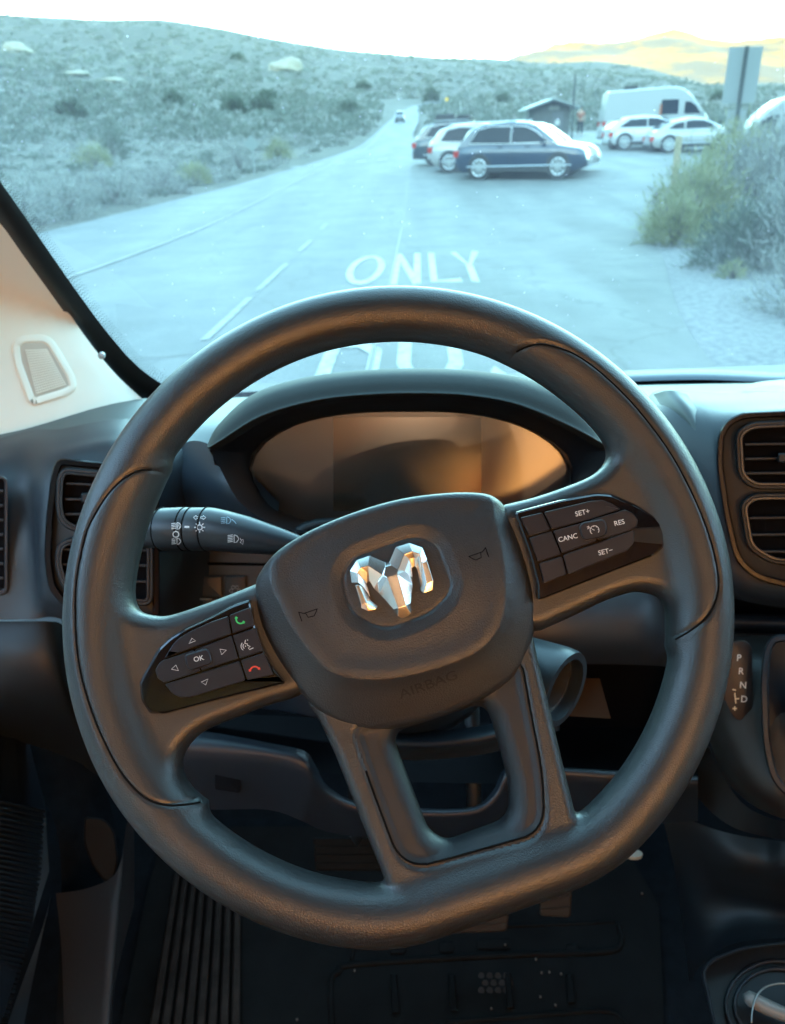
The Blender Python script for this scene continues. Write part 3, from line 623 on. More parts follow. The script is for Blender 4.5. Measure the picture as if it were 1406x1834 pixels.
CV = dict(x0=-3.0, x1=3.0, z0=.32, w=1.0, tumble=.12, belt=[(-3.0, .8), (-2.98, 1.25), (1.4, 1.25), (2.2, 1.18), (2.85, .98), (3.0, .6)], roof=[(-2.97, 1.3), (-2.94, 2.45), (-2.75, 2.60), (0.6, 2.74), (1.1, 2.62), (1.6, 2.22), (2.3, 1.4), (2.5, 1.15)],
          windows=[[(-.02, 1.42), (.88, 1.42), (.88, 2.12), (-.02, 2.12)], [(1.18, 1.42), (2.05, 1.40), (1.80, 1.78), (1.5, 1.98), (1.18, 2.0)]], screens=[(2.32, 1.36, 1.55, 2.26)], wheels=[(-2.0, .36), (2.05, .36)], handles=(1.0,), hz=1.2, mir=2.0, mirz=1.4)
cvn = car('white_camper_van', 'tall white camper van behind the small white cars', 'van', W3(12.0, 37.4), rad(-5), paint('white_paint', (.37, .38, .38)), CV)
MB().box((-1.9, -.35, 2.70), (-1.2, .35, 2.82)).build('roof_vent', M_PLAST, cvn, world=False)
MB().box((-.1, -1.02, 1.36), (-.02, -.93, 1.9)).build('window_curtain', mat('curtain_red', (.45, .14, .07), .8), cvn, world=False)
car('parked_van', 'white van nose half hidden behind the grey brush at the right edge', 'van', W3(12.6, 25.6), rad(172), paint('white_paint', (.37, .38, .38)), CV).scale = (.92, .92, .80)

# ---------------------------------------------------------------- small building, poles, signs
p = np.array(W3(8.95, 44.9, 0))
hut = thing('restroom_building', 'small grey restroom building with a pale gabled roof between the parked cars', 'building', tuple(p), rad(0))
M_HUTW = mat('hut_wall', (.09, .10, .10), .8, var=.15, var_scale=3); M_HUTR = mat('hut_roof', (.24, .27, .27), .5)
hut.scale = (.86, .86, .84)
def hwall(name, x0, y0, x1, y1, z1, m=M_HUTW, z2=None):
    z2 = z1 if z2 is None else z2
    return mk(name, [(x0, y0, -.3), (x1, y1, -.3), (x1, y1, z2), (x0, y0, z1)], [(0, 1, 2, 3)], m, hut, world=False)
hb = MB(); w2 = 1.35
hb.add([(-w2, 0, -.3), (w2, 0, -.3), (w2, 0, 2.1), (0, 0, 2.55), (-w2, 0, 2.1), (-w2, 3, -.3), (w2, 3, -.3), (w2, 3, 2.1), (0, 3, 2.55), (-w2, 3, 2.1)], [(0, 1, 2, 3, 4), (9, 8, 7, 6, 5), (0, 4, 9, 5), (1, 6, 7, 2), (0, 5, 6, 1), (4, 3, 8, 9), (3, 2, 7, 8)]).build('wall', M_HUTW, hut, world=False)
for s_ in (1, -1): mk('roof', [(0, -.7, 2.62), (s_*2.0, -.7, 1.98), (s_*2.0, 3.4, 1.98), (0, 3.4, 2.62), (0, -.7, 2.76), (s_*2.0, -.7, 2.12), (s_*2.0, 3.4, 2.12), (0, 3.4, 2.76)], [(0, 1, 2, 3), (4, 7, 6, 5), (0, 4, 5, 1), (1, 5, 6, 2), (3, 2, 6, 7)], M_HUTR, hut, world=False)
MB().box((.05, -.05, -.25), (.85, .001, 1.85)).build('door', mat('hut_door', (.10, .11, .12), .6), hut, world=False)
MB().box((-.25, -.03, 1.95), (.55, .002, 2.25)).build('window', mat('hut_window', (.2, .21, .19), .4), hut, world=False)
MB().box((-1.95, -.55, -.3), (-1.83, -.43, 2.1)).build('porch_post', M_HUTW, hut, world=False)
MB().box((.25, -.08, .9), (.6, -.05, 1.25)).build('door_sign', mat('door_sign', (.5, .52, .5), .6), hut, world=False)
def pole(name, label, cat, px, py, h, r, m, lean=0, p=None, group=None):
    p = GT(px, py) if p is None else p; t = thing(name, label, cat, tuple(p), group=group); MB().tube([(0, 0, -.2), (lean*h, 0, h)], r, 10).build('post', m, t, world=False, smooth=40); return t, p
lp, _ = pole('lamp_post', 'tall thin dark post beside the restroom building', 'post', 1020, 244, 3.5, .06, mat('dark_pole', (.03, .04, .04), .6), p=np.array(W3(9.75, 43.6, 0)))
MB().tube([(0, 0, 3.48), (0, 0, 3.56)], .075, 10).build('cap', M_PLAST, lp, world=False)
wp, _ = pole('wooden_post', 'weathered wooden marker post at the edge of the pull-out beside the shrubs', 'post', 1205, 345, 1.42, .09, mat('old_wood', (.36, .30, .20), .8, var=.25, var_scale=12), lean=.0)
MB().tube([(0, 0, 1.415), (0, 0, 1.45)], [.087, .06], 10).build('post_top', mat('old_wood', (.36, .30, .20), .8), wp, world=False)
# road sign seen from behind
sp = np.array(W3(9.44, 22.8, 0))
sg = thing('road_sign', 'grey metal road sign seen from its back, two plates on one post', 'sign', tuple(sp), rad(8))
M_SIGNB = mat('sign_back', (.26, .285, .285), .6, metal=.0)
MB().box((-.045, -.05, -.3), (.055, .03, 3.72)).build('post', mat('sign_post', (.05, .065, .065), .7), sg, world=False)
MB().box((-.58, .035, 2.10), (.58, .05, 3.70)).build('sign_panel', M_SIGNB, sg, world=False)
MB().box((-.34, .035, .85), (.34, .05, 1.92)).build('sign_panel', M_SIGNB, sg, world=False)
dsn = GT(456, 312); t = thing('diamond_sign', 'pale diamond-shaped road sign seen from behind on the left verge', 'sign', tuple(dsn), rad(0))
MB().box((-.03, -.03, -.2), (.03, .03, 1.55)).build('post', M_SIGNB, t, world=False)
mk('sign_panel', [(-.36, -.04, 1.25), (0, -.04, .92), (.36, -.04, 1.25), (0, -.04, 1.60), (-.36, -.05, 1.25), (0, -.05, .92), (.36, -.05, 1.25), (0, -.05, 1.60)], [(0, 1, 2, 3), (7, 6, 5, 4), (0, 4, 5, 1), (1, 5, 6, 2), (2, 6, 7, 3), (3, 7, 4, 0)], mat('sign_back2', (.24, .28, .27), .5), t, world=False)
yp = GT(800, 192); t = thing('yellow_sign', 'tiny yellow roadside sign beyond the road crest', 'sign', tuple(yp))
MB().box((-.05, -.05, -.2), (.05, .05, 1.0)).build('post', M_SIGNB, t, world=False); mk('sign_panel', [(-.38, -.08, 1.3), (0, -.08, .92), (.38, -.08, 1.3), (0, -.08, 1.68)], [(0, 1, 2, 3)], mat('yellow_plate', (.8, .45, .05), .5), t, world=False)
pole('marker_stake', 'thin pale stake standing between the road and the parked cars', 'stake', 826, 212, 1.7, .035, mat('stake_pale', (.6, .62, .6), .6), lean=-.05)
# ---------------------------------------------------------------- a person by the camper van
def skin_chain(name, joints, edges, m, parent, root=0, sub=2):
    me = bpy.data.meshes.new(name); me.from_pydata([j[:3] for j in joints], edges, []); me.materials.append(m)
    o = bpy.data.objects.new(name, me); COL.objects.link(o); o.parent = parent
    sk = o.modifiers.new('skin', 'SKIN'); ss = o.modifiers.new('sub', 'SUBSURF'); ss.levels = ss.render_levels = sub
    for i, j in enumerate(joints):
        d = me.skin_vertices[0].data[i]; d.radius = (j[3], j[3] if len(j) < 5 else j[4]); d.use_root = (i == root)
    me.update(); return o
pp = np.array(W3(10.9, 46.8, 0))
per = thing('person', 'person in a reddish top and dark trousers standing left of the white camper van', 'person', tuple(pp), rad(150))
M_SKIN = mat('skin', (.42, .24, .17), .55); M_TOP = mat('red_top', (.36, .13, .09), .8); M_TRS = mat('dark_trousers', (.03, .035, .05), .8)
J = [(0, 0, .92, .13, .11), (0, 0, 1.12, .12, .10), (0, 0, 1.34, .15, .10), (0, 0, 1.46, .055), (0, -.01, 1.54, .055), (0, -.02, 1.62, .085, .10), (0, -.02, 1.70, .075, .085),
     (.18, 0, 1.38, .055), (.25, -.02, 1.12, .042), (.20, -.16, .98, .034), (.17, -.22, .96, .032), (-.18, 0, 1.38, .055), (-.26, .02, 1.12, .042), (-.27, -.04, .88, .034), (-.27, -.06, .80, .032),
     (.10, 0, .84, .095), (.12, -.02, .48, .062), (.13, .03, .08, .042), (.13, -.12, .03, .035), (-.10, 0, .84, .095), (-.12, -.05, .48, .062), (-.13, .0, .08, .042), (-.13, -.14, .03, .035)]
E_ = [(0, 1), (1, 2), (2, 3), (3, 4), (4, 5), (5, 6), (2, 7), (7, 8), (8, 9), (9, 10), (2, 11), (11, 12), (12, 13), (13, 14), (0, 15), (15, 16), (16, 17), (17, 18), (0, 19), (19, 20), (20, 21), (21, 22)]
skin_chain('body', J, E_, M_SKIN, per)
skin_chain('top', [(0, 0, .95, .15, .13), (0, 0, 1.14, .14, .12), (0, 0, 1.36, .165, .12), (.19, 0, 1.38, .07), (.25, -.02, 1.14, .056), (-.19, 0, 1.38, .07), (-.255, .02, 1.14, .056)], [(0, 1), (1, 2), (2, 3), (3, 4), (2, 5), (5, 6)], M_TOP, per)
skin_chain('trousers', [(0, 0, .93, .15, .13), (.105, 0, .82, .112), (.12, -.02, .48, .08), (.13, .03, .10, .062), (-.105, 0, .82, .112), (-.12, -.05, .48, .08), (-.13, 0, .10, .062)], [(0, 1), (1, 2), (2, 3), (0, 4), (4, 5), (5, 6)], M_TRS, per)
hb_ = bmesh.new(); bmesh.ops.create_uvsphere(hb_, u_segments=16, v_segments=10, radius=1)
for v in hb_.verts: v.co = Vector((v.co.x*.098, .015+v.co.y*.108-.01, 1.685+max(-.55, v.co.z)*.105))
me = bpy.data.meshes.new('hair'); hb_.to_mesh(me); hb_.free(); me.materials.append(mat('dark_hair', (.03, .02, .015), .7)); me.shade_smooth()
o = bpy.data.objects.new('hair', me); COL.objects.link(o); o.parent = per
PLAS = (.030, .033, .037)
M_RIM = mat('rim_leather', (.024, .026, .028), .35, spec=.75, bump=('leather', 640, .00015, .5), var=.12, var_scale=30)
M_SPK = mat('spoke_rubber', (.024, .026, .028), .34, spec=.75, bump=('leather', 820, .00012, .45))
M_HUB = mat('airbag_skin', (.024, .026, .029), .37, spec=.7, bump=('leather', 640, .00017, .5))
M_GLOSS = mat('piano_black', (.006, .006, .008), .05, coat=1.0)
M_BTN = mat('button_plastic', (.020, .020, .026), .28, spec=.5, bump=('noise', 3000, .00003, .3))
M_SEAM = mat('seam_dark', (.003, .003, .003), .8, spec=.15)
M_WHITE = mat('print_white', (.75, .76, .76), .5)
M_GREY = mat('print_grey', (.16, .18, .20), .5)
M_GREEN = mat('print_green', (.05, .62, .16), .5)
M_RED = mat('print_red', (.75, .07, .04), .5)
M_CHROME = mat('satin_chrome', (.86, .84, .80), .27, metal=1.0, bump=('noise', 2500, .00002, .25))

WO = CAM + ray(717, 1105)*0.45
WF = Frame(WO, -ray(717, 1105))
# ================================================================ the van around the camera
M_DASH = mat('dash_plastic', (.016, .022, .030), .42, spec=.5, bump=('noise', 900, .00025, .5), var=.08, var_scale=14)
M_DASHTOP = mat('dash_top_lit', (.050, .064, .066), .40, spec=.5, bump=('noise', 900, .00025, .5))  # paler cyan copy of the dash plastic: windscreen light put into the colour
M_DARK = mat('dark_trim', (.006, .009, .012), .52, bump=('noise', 700, .0003, .4))
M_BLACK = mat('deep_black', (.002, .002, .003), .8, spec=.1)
M_BEIGE = mat('pillar_cloth_beige', (.78, .79, .71), .62, bump=('noise', 1400, .00015, .4), var=.04, var_scale=5)
M_SEAL = mat('rubber_seal', (.008, .009, .010), .5)
M_CARPET = mat('carpet', (.006, .008, .010), .95, spec=.1, bump=('noise', 500, .001, .8), var=.3, var_scale=60)
M_MAT = mat('rubber_mat', (.0065, .0065, .006), .7, spec=.10, bump=('noise', 300, .0006, .5), var=.25, var_scale=25)
M_STEEL = mat('bare_steel', (.35, .34, .32), .35, metal=1.0)
M_CEIL = mat('dark_ceiling_board', (.07, .05, .035), .6)
M_WOOD = mat('pine_board', (.50, .22, .055), .45, var=.25, var_scale=3, bump=('noise', 60, .0005, .3))
M_PANEL = mat('white_wall_panel', (.55, .50, .42), .6)
M_VAN = mat('van_paint', (.75, .76, .76), .3, coat=.6)

van = thing('camper_van', 'camper van cab seen from the driver seat, with beige pillar, windscreen and dark floor', 'van', (0.35, -1.5, 0))
ZT = 1.20+DZ
# windscreen plane
A0, A1 = np.array([0, 1.12, ZT-.03]), np.array([0, .42, 2.12+DZ])
wn_ = nrm(np.cross([1, 0, 0], A1-A0))
if wn_[1] > 0: wn_ = -wn_
WSF = Frame(A0, wn_)
def glass_mat():
    m = bpy.data.materials.new('windscreen_glass'); m.use_nodes = True; nt = m.node_tree; nt.nodes.clear()
    out = N(nt, 'ShaderNodeOutputMaterial'); tr_ = N(nt, 'ShaderNodeBsdfTransparent'); tr_.inputs[0].default_value = (.68, .90, .75, 1)
    gl = N(nt, 'ShaderNodeBsdfGlossy'); gl.inputs['Roughness'].default_value = .02
    fr = N(nt, 'ShaderNodeFresnel'); fr.inputs[0].default_value = 1.45
    m1 = N(nt, 'ShaderNodeMixShader'); sc_ = N(nt, 'ShaderNodeMath', operation='MULTIPLY'); sc_.inputs[1].default_value = .55
    nt.links.new(fr.outputs[0], sc_.inputs[0]); nt.links.new(sc_.outputs[0], m1.inputs[0]); nt.links.new(tr_.outputs[0], m1.inputs[1]); nt.links.new(gl.outputs[0], m1.inputs[2])
    # dust: a thin film everywhere, and dried specks
    tl = N(nt, 'ShaderNodeBsdfTranslucent'); tl.inputs[0].default_value = (.80, .90, .90, 1)
    tc = N(nt, 'ShaderNodeTexCoord')
    nz = N(nt, 'ShaderNodeTexNoise'); nz.inputs['Scale'].default_value = 5; nz.inputs['Detail'].default_value = 6
    nt.links.new(tc.outputs['Object'], nz.inputs['Vector'])
    mr = N(nt, 'ShaderNodeMapRange'); mr.inputs[1].default_value = .3; mr.inputs[2].default_value = .75; mr.inputs[3].default_value = .018; mr.inputs[4].default_value = .045
    nt.links.new(nz.outputs[0], mr.inputs[0])
    vo = N(nt, 'ShaderNodeTexVoronoi'); vo.inputs['Scale'].default_value = 95
    nt.links.new(tc.outputs['Object'], vo.inputs['Vector'])
    lt = N(nt, 'ShaderNodeMath', operation='LESS_THAN'); lt.inputs[1].default_value = .085
    nt.links.new(vo.outputs['Distance'], lt.inputs[0])
    sep = N(nt, 'ShaderNodeSeparateColor'); nt.links.new(vo.outputs['Color'], sep.inputs[0])
    gt = N(nt, 'ShaderNodeMath', operation='GREATER_THAN'); gt.inputs[1].default_value = .62; nt.links.new(sep.outputs[0], gt.inputs[0])
    mu = N(nt, 'ShaderNodeMath', operation='MULTIPLY'); nt.links.new(lt.outputs[0], mu.inputs[0]); nt.links.new(gt.outputs[0], mu.inputs[1])
    mu2 = N(nt, 'ShaderNodeMath', operation='MULTIPLY'); mu2.inputs[1].default_value = .26; nt.links.new(mu.outputs[0], mu2.inputs[0])
    mx = N(nt, 'ShaderNodeMath', operation='MAXIMUM'); nt.links.new(mu2.outputs[0], mx.inputs[0]); nt.links.new(mr.outputs[0], mx.inputs[1])
    m2 = N(nt, 'ShaderNodeMixShader'); nt.links.new(mx.outputs[0], m2.inputs[0]); nt.links.new(m1.outputs[0], m2.inputs[1]); nt.links.new(tl.outputs[0], m2.inputs[2])
    nt.links.new(m2.outputs[0], out.inputs[0]); return m
WW = lambda x, t, h=0: A0 + np.array([x, 0, 0]) + (A1-A0)*t + WSF.ez*h      # point on the windscreen
mk('windscreen', [WW(-.62, -.03), WW(1.32, -.03), WW(1.32, 1.03), WW(-.62, 1.03)], [(0, 1, 2, 3)], glass_mat(), van)
# black band round the glass edge, with its dotted inner border
edge_px = crom([(-90, 190), (-40, 268), (0, 325), (25, 360), (70, 425), (115, 490), (165, 560), (200, 605), (235, 645), (275, 678), (330, 706), (420, 722)], 5, False)
outer_px = crom([(-130, 235), (-75, 320), (-30, 380), (0, 400), (45, 462), (92, 527), (138, 592), (172, 640), (205, 682), (245, 722), (300, 760), (420, 790)], 5, False)
n = len(edge_px)
V = [WSF.P(x, y, .004) for x, y in edge_px] + [WSF.P(x-14, y+16, .016) for x, y in edge_px] + [WSF.P(x, y, .012) for x, y in outer_px] + [WSF.P(x, y, -.002) for x, y in outer_px]
mk('windscreen_seal', V, [(k*n+i, k*n+i+1, (k+1)*n+i+1, (k+1)*n+i) for k in range(3) for i in range(n-1)], M_SEAL, van, smooth=True)
dots = MB()
for i in range(0, n-1):
    a, b = np.array(edge_px[i]), np.array(edge_px[i+1]); t = nrm(b-a); nn = np.array([t[1], -t[0]]); L = np.linalg.norm(b-a); k = max(1, int(L/4.6))
    for j in range(k):
        p = a+(b-a)*j/k
        for q in range(6):
            c = p + nn*(q*3.4+(0)) + t*(1.7*(q % 2)); s = 1.25-.12*q
            dots.add([WSF.P(c[0]+s*math.cos(w), c[1]+s*math.sin(w), .003) for w in (0, 1.05, 2.1, 3.14, 4.2, 5.24)], [(0, 1, 2, 3, 4, 5)])
dots.build('dotted_border', M_SEAL, van, kind='stuff')

# left pillar trim with its grille
PF_ = Frame(PD(90, 600, .98), nrm(np.array([.35, -.80, .28])))
pil_out = [(-260, 60), (-130, 225), (-60, 320), (0, 392), (60, 472), (120, 556), (170, 626), (215, 678), (262, 722), (255, 742), (180, 748), (120, 762), (60, 774), (20, 792), (2, 812), (-60, 830), (-420, 700), (-420, 60)]
def pil(x, y, h=0):
    e = -(x-(y-400)*.72)/160.0      # bulge away from the glass edge
    a = PF_.P(x, y, h + .035*(1-math.exp(-max(0, e+.1)*1.6))); b = WSF.P(x, y, .012+h)
    return a if np.linalg.norm(a-CAM) < np.linalg.norm(b-CAM) else b
gx_ = crom([(-260, 60), (-130, 225), (0, 392), (60, 472), (120, 556), (170, 626), (215, 678), (266, 724)], 5, False)
rows = []
for x, y in gx_:
    rows.append([pil(x-s_, y+s_*.30, 0) for s_ in (0, 6, 14, 30, 60, 100, 150, 220, 320, 440)])
r, c = len(rows), len(rows[0]); V = [p for q in rows for p in q]
for x, y in [(262, 735), (225, 742), (180, 750)]: pass
Vb = []
base_row = crom([(262, 735), (200, 742), (130, 757), (70, 770), (10, 790), (-60, 815), (-180, 840)], 2, False)
pilo = mk('pillar_trim', V, [(i*c+j, i*c+j+1, (i+1)*c+j+1, (i+1)*c+j) for i in range(r-1) for j in range(c-1)], M_BEIGE, van, smooth=True)
bvp = BVHTree_ = None
from mathutils.bvhtree import BVHTree
pb = BVHTree.FromPolygons([tuple(v) for v in V], [(i*c+j, i*c+j+1, (i+1)*c+j+1, (i+1)*c+j) for i in range(r-1) for j in range(c-1)])
def on_pil(x, y, h=0):
    q = pb.ray_cast(Vector(CAM), Vector(ray(x, y)))[0]
    return (PF_.P(x, y, .03) if q is None else np.array(q)) + PF_.ez*h
go = rpoly([(26, 616), (40, 606), (78, 604), (92, 612), (128, 672), (134, 694), (120, 704), (62, 722), (54, 716), (30, 650)], 8, 3)
gi = inset(go, 9)
gr_o = ring('grille_frame', inset(go, -5), gi, on_pil, -.004, .0026, .001, M_BEIGE, pilo, bev=3, bevh=.0014)
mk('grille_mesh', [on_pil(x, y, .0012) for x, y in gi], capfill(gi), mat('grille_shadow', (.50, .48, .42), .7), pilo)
gb = MB()
for k in range(18):
    t = k/17.0; a = (48+t*18, 630+t*82); b = (90+t*34, 626+t*66-4)
    a = (46+26*t*.8, 628+76*t); b = (84+34*t, 626+62*t)
    stroke_mb(gb, [a, b], 2.3, lambda x, y: on_pil(x, y, .0026))
for k in range(14):
    t = k/13.0; stroke_mb(gb, [(46+38*t, 626), (66+52*t, 706-16*t)], 1.5, lambda x, y: on_pil(x, y, .0029))
gb.build('grille_bar', M_BEIGE, pilo, kind='stuff')
clip_ = MB(); c0 = on_pil(182, 637, .006)
clip_.tube([c0-PF_.ez*.01, c0, c0+PF_.ez*.004], [.0045, .0045, .002], 10).build('clip', mat('clip_grey', (.4, .42, .45), .3), pilo, smooth=40)

# shell of the van: lets light in only through its windows
X0, X1, ZF, ZR, YB = -.62, 1.32, .50+DZ, 2.45+DZ, -4.2
box('floor', (X0, YB, ZF-.08), (X1, 1.25, ZF), M_CARPET, van)
box('roof', (X0, YB, ZR), (X1, .46, ZR+.05), M_VAN, van)
mk('roof', [(X0, .36, 2.12+DZ), (X1, .36, 2.12+DZ), (X1, .36, ZR+.02), (X0, .36, ZR+.02), (X0, .42, 2.12+DZ), (X1, .42, 2.12+DZ), (X1, .42, ZR+.02), (X0, .42, ZR+.02)], [(0, 1, 2, 3), (4, 7, 6, 5), (0, 4, 5, 1), (3, 2, 6, 7)], M_VAN, van)
box('firewall', (X0, 1.22, ZF-.02), (X1, 1.27, ZT-.06), M_DARK, van)
for nm, xx in (('side_wall', X0-.04), ('side_wall', X1)):
    mb = MB(); a, b = xx, xx+.04
    mb.box((a, YB, ZF), (b, -.25, ZR)); mb.box((a, -.25, ZF), (b, 1.25, 1.18+DZ)); mb.box((a, -.25, 1.95+DZ), (b, .55, ZR))
    mb.add([(a, .85, 1.18+DZ), (b, .85, 1.18+DZ), (b, 1.2, 1.18+DZ), (a, 1.2, 1.18+DZ), (a, .40, 1.95+DZ), (b, .40, 1.95+DZ), (b, .58, 1.95+DZ), (a, .58, 1.95+DZ)], [(0, 1, 5, 4), (3, 7, 6, 2), (1, 2, 6, 5), (0, 4, 7, 3)])
    mb.build(nm, M_VAN, van)
SGL = mat('side_glass', (.55, .62, .62), .05)
def clear_glass(name, col):
    m = bpy.data.materials.new(name); m.use_nodes = True; nt = m.node_tree; nt.nodes.clear()
    out = N(nt, 'ShaderNodeOutputMaterial'); t = N(nt, 'ShaderNodeBsdfTransparent'); t.inputs[0].default_value = (*col, 1)
    g = N(nt, 'ShaderNodeBsdfGlossy'); g.inputs['Roughness'].default_value = .02; fr = N(nt, 'ShaderNodeFresnel'); fr.inputs[0].default_value = 1.4
    mx = N(nt, 'ShaderNodeMixShader'); nt.links.new(fr.outputs[0], mx.inputs[0]); nt.links.new(t.outputs[0], mx.inputs[1]); nt.links.new(g.outputs[0], mx.inputs[2]); nt.links.new(mx.outputs[0], out.inputs[0]); return m
M_SG = clear_glass('door_glass', (.66, .74, .72))
for xx in (X0-.02, X1+.02):
    mk('side_window', [(xx, -.25, 1.18+DZ), (xx, .85, 1.18+DZ), (xx, .42, 1.95+DZ), (xx, -.25, 1.95+DZ)], [(0, 1, 2, 3)], M_SG, van)
box('rear_wall', (X0, YB-.05, ZF), (X1, YB, ZR), M_PANEL, van)
# timber lining of the living space and its lamps
for i in range(9):
    x = X0+.01+i*.214
    box('ceiling_board', (x, YB+.01, ZR-.05), (x+.208, .30, ZR-.03), M_CEIL, van)
box('cupboard', (.62, -3.6, ZF+.01), (X1-.01, -1.0, 1.35+DZ), M_WOOD, van)
box('cupboard', (X0+.01, -3.6, 1.75+DZ), (X0+.36, -.9, 2.38+DZ), M_WOOD, van)
box('bulkhead_panel', (X0+.01, YB+.02, ZF+.01), (X1-.01, YB+.06, ZR-.06), M_WOOD, van)
LAMPC = (1.0, .63, .36)
LAMPK = .125
def ceiling_lamp(x, y, size, power, shape='DISK', sy=None):
    t = thing('ceiling_lamp', 'warm ceiling lamp in the back of the van, out of view', 'lamp', (x, y, ZR-.06), group='warm ceiling lamps behind the driver')
    sy = sy or size
    if shape == 'DISK': MB().tube([(0, 0, .008), (0, 0, -.006)], size*.62, 20).build('housing', mat('lamp_rim', (.6, .58, .55), .4), t, world=False, smooth=40)
    else: MB().box((-size*.54, -sy*.54, -.004), (size*.54, sy*.54, .008)).build('housing', mat('lamp_rim', (.6, .58, .55), .4), t, world=False)
    ld = bpy.data.lights.new('bulb', 'AREA'); ld.shape = shape; ld.size = size; ld.size_y = sy; ld.energy = power*LAMPK; ld.color = LAMPC
    l = bpy.data.objects.new('bulb', ld); COL.objects.link(l); l.parent = t; l.location = (0, 0, -.012)
for y, pw in ((-.8, .3), (-1.7, 1.0), (-2.6, 1.4), (-3.55, 10.0)):
    ceiling_lamp(.0, y, .06, pw*.6)
    ceiling_lamp(.85, y, .06, pw)
wlm = thing('added_wall_panel', 'added warm panel on the rear wall of the van, for its reflection, out of view', 'lamp', (1.02, YB+.075, 1.62+DZ))  # unseen light panel added for the orange reflection in the instrument screen
MB().box((-.27, -.01, -.40), (.27, .01, .40)).build('housing', mat('lamp_rim', (.6, .58, .55), .4), wlm, world=False)
ld = bpy.data.lights.new('bulb', 'AREA'); ld.shape = 'RECTANGLE'; ld.size = .40; ld.size_y = .60; ld.energy = 2.1; ld.color = (1.0, .44, .11)
l = bpy.data.objects.new('bulb', ld); COL.objects.link(l); l.parent = wlm; l.location = (0, .016, 0); l.rotation_euler = (rad(90), 0, 0)

# ================================================================ dashboard
dash = thing('dashboard', 'dark moulded dashboard running under the windscreen, with air vents and instrument hood', 'dashboard', (.35, 1.15, ZF))
# top surface under the glass
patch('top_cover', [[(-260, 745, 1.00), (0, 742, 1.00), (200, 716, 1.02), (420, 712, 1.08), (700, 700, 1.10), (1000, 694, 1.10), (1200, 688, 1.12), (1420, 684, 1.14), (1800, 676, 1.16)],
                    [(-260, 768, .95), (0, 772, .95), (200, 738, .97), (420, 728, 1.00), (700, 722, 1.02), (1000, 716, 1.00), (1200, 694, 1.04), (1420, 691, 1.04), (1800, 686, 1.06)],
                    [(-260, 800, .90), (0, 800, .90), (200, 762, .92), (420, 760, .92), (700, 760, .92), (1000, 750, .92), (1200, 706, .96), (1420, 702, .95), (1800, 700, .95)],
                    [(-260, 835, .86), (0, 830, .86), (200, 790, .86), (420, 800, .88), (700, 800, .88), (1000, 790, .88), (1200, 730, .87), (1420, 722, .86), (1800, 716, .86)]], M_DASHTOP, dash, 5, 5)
def strip_px(name, top, bot, d0, d1, m, parent):
    n = len(top); return mk(name, [PD(x, y, d0) for x, y in top]+[PD(x, y, d1) for x, y in bot], [(i, i+1, n+i+1, n+i) for i in range(n-1)], m, parent, smooth=True)
# strip along the foot of the glass, dark gap, pale lip
tp = [(1080, 668), (1140, 664), (1250, 661), (1340, 664), (1420, 667), (1700, 664)]
patch('defrost_rail', [[(x, y, 1.16) for x, y in tp], [(x, y+9, 1.13) for x, y in tp], [(x, y+19, 1.12) for x, y in tp]], mat('rail_grey', (.05, .07, .10), .5), dash, 3, 3)
patch('defrost_slot', [[(x, y+18, 1.125) for x, y in tp], [(x, y+27, 1.12) for x, y in tp]], M_BLACK, dash, 3, 2)
# left face
left_face = [[(-260, 832, .88), (-60, 800, .89), (10, 782, .91), (60, 770, .92), (110, 768, .90), (170, 756, .90), (230, 750, .91), (300, 752, .93), (380, 770, .93), (470, 800, .93)],
             [(-260, 860, .84), (-60, 826, .86), (5, 806, .875), (50, 796, .875), (100, 796, .85), (170, 782, .85), (230, 776, .85), (300, 780, .88), (380, 800, .90), (470, 830, .92)],
             [(-260, 900, .81), (-60, 860, .835), (0, 850, .84), (45, 850, .84), (92, 838, .815), (170, 816, .815), (230, 812, .815), (300, 824, .84), (380, 845, .88), (470, 870, .92)],
             [(-260, 980, .80), (-60, 960, .82), (0, 960, .825), (55, 960, .825), (80, 950, .803), (170, 940, .80), (230, 940, .80), (285, 950, .82), (360, 950, .88), (470, 950, .93)],
             [(-260, 1060, .80), (-60, 1060, .82), (0, 1060, .825), (60, 1060, .825), (84, 1060, .806), (170, 1080, .80), (230, 1090, .80), (285, 1100, .82), (360, 1100, .90), (470, 1100, .95)],
             [(-260, 1110, .80), (-60, 1110, .82), (0, 1110, .825), (60, 1109, .825), (100, 1106, .83), (170, 1130, .83), (230, 1140, .83), (285, 1150, .86), (360, 1150, .92), (470, 1150, .97)]]
patch('left_panel', left_face, M_DASH, dash, 5, 5)
patch('lower_left_panel', [[(-260, 1113, .83), (-60, 1113, .835), (40, 1113, .835), (88, 1113, .84), (110, 1118, .86), (140, 1150, .90)],
                     [(-260, 1180, .82), (-60, 1180, .825), (40, 1180, .825), (96, 1180, .835), (120, 1200, .86), (160, 1220, .92)],
                     [(-260, 1260, .84), (-60, 1250, .84), (40, 1250, .845), (112, 1250, .855), (140, 1270, .89), (190, 1300, .96)],
                     [(-260, 1330, .90), (-60, 1300, .90), (40, 1300, .90), (130, 1310, .91), (160, 1330, .94), (230, 1360, 1.0)],
                     [(-260, 1420, .99), (-60, 1380, .99), (20, 1330, .98), (130, 1360, 1.0), (180, 1390, 1.02), (260, 1400, 1.1)]], M_DARK, dash, 4, 4)
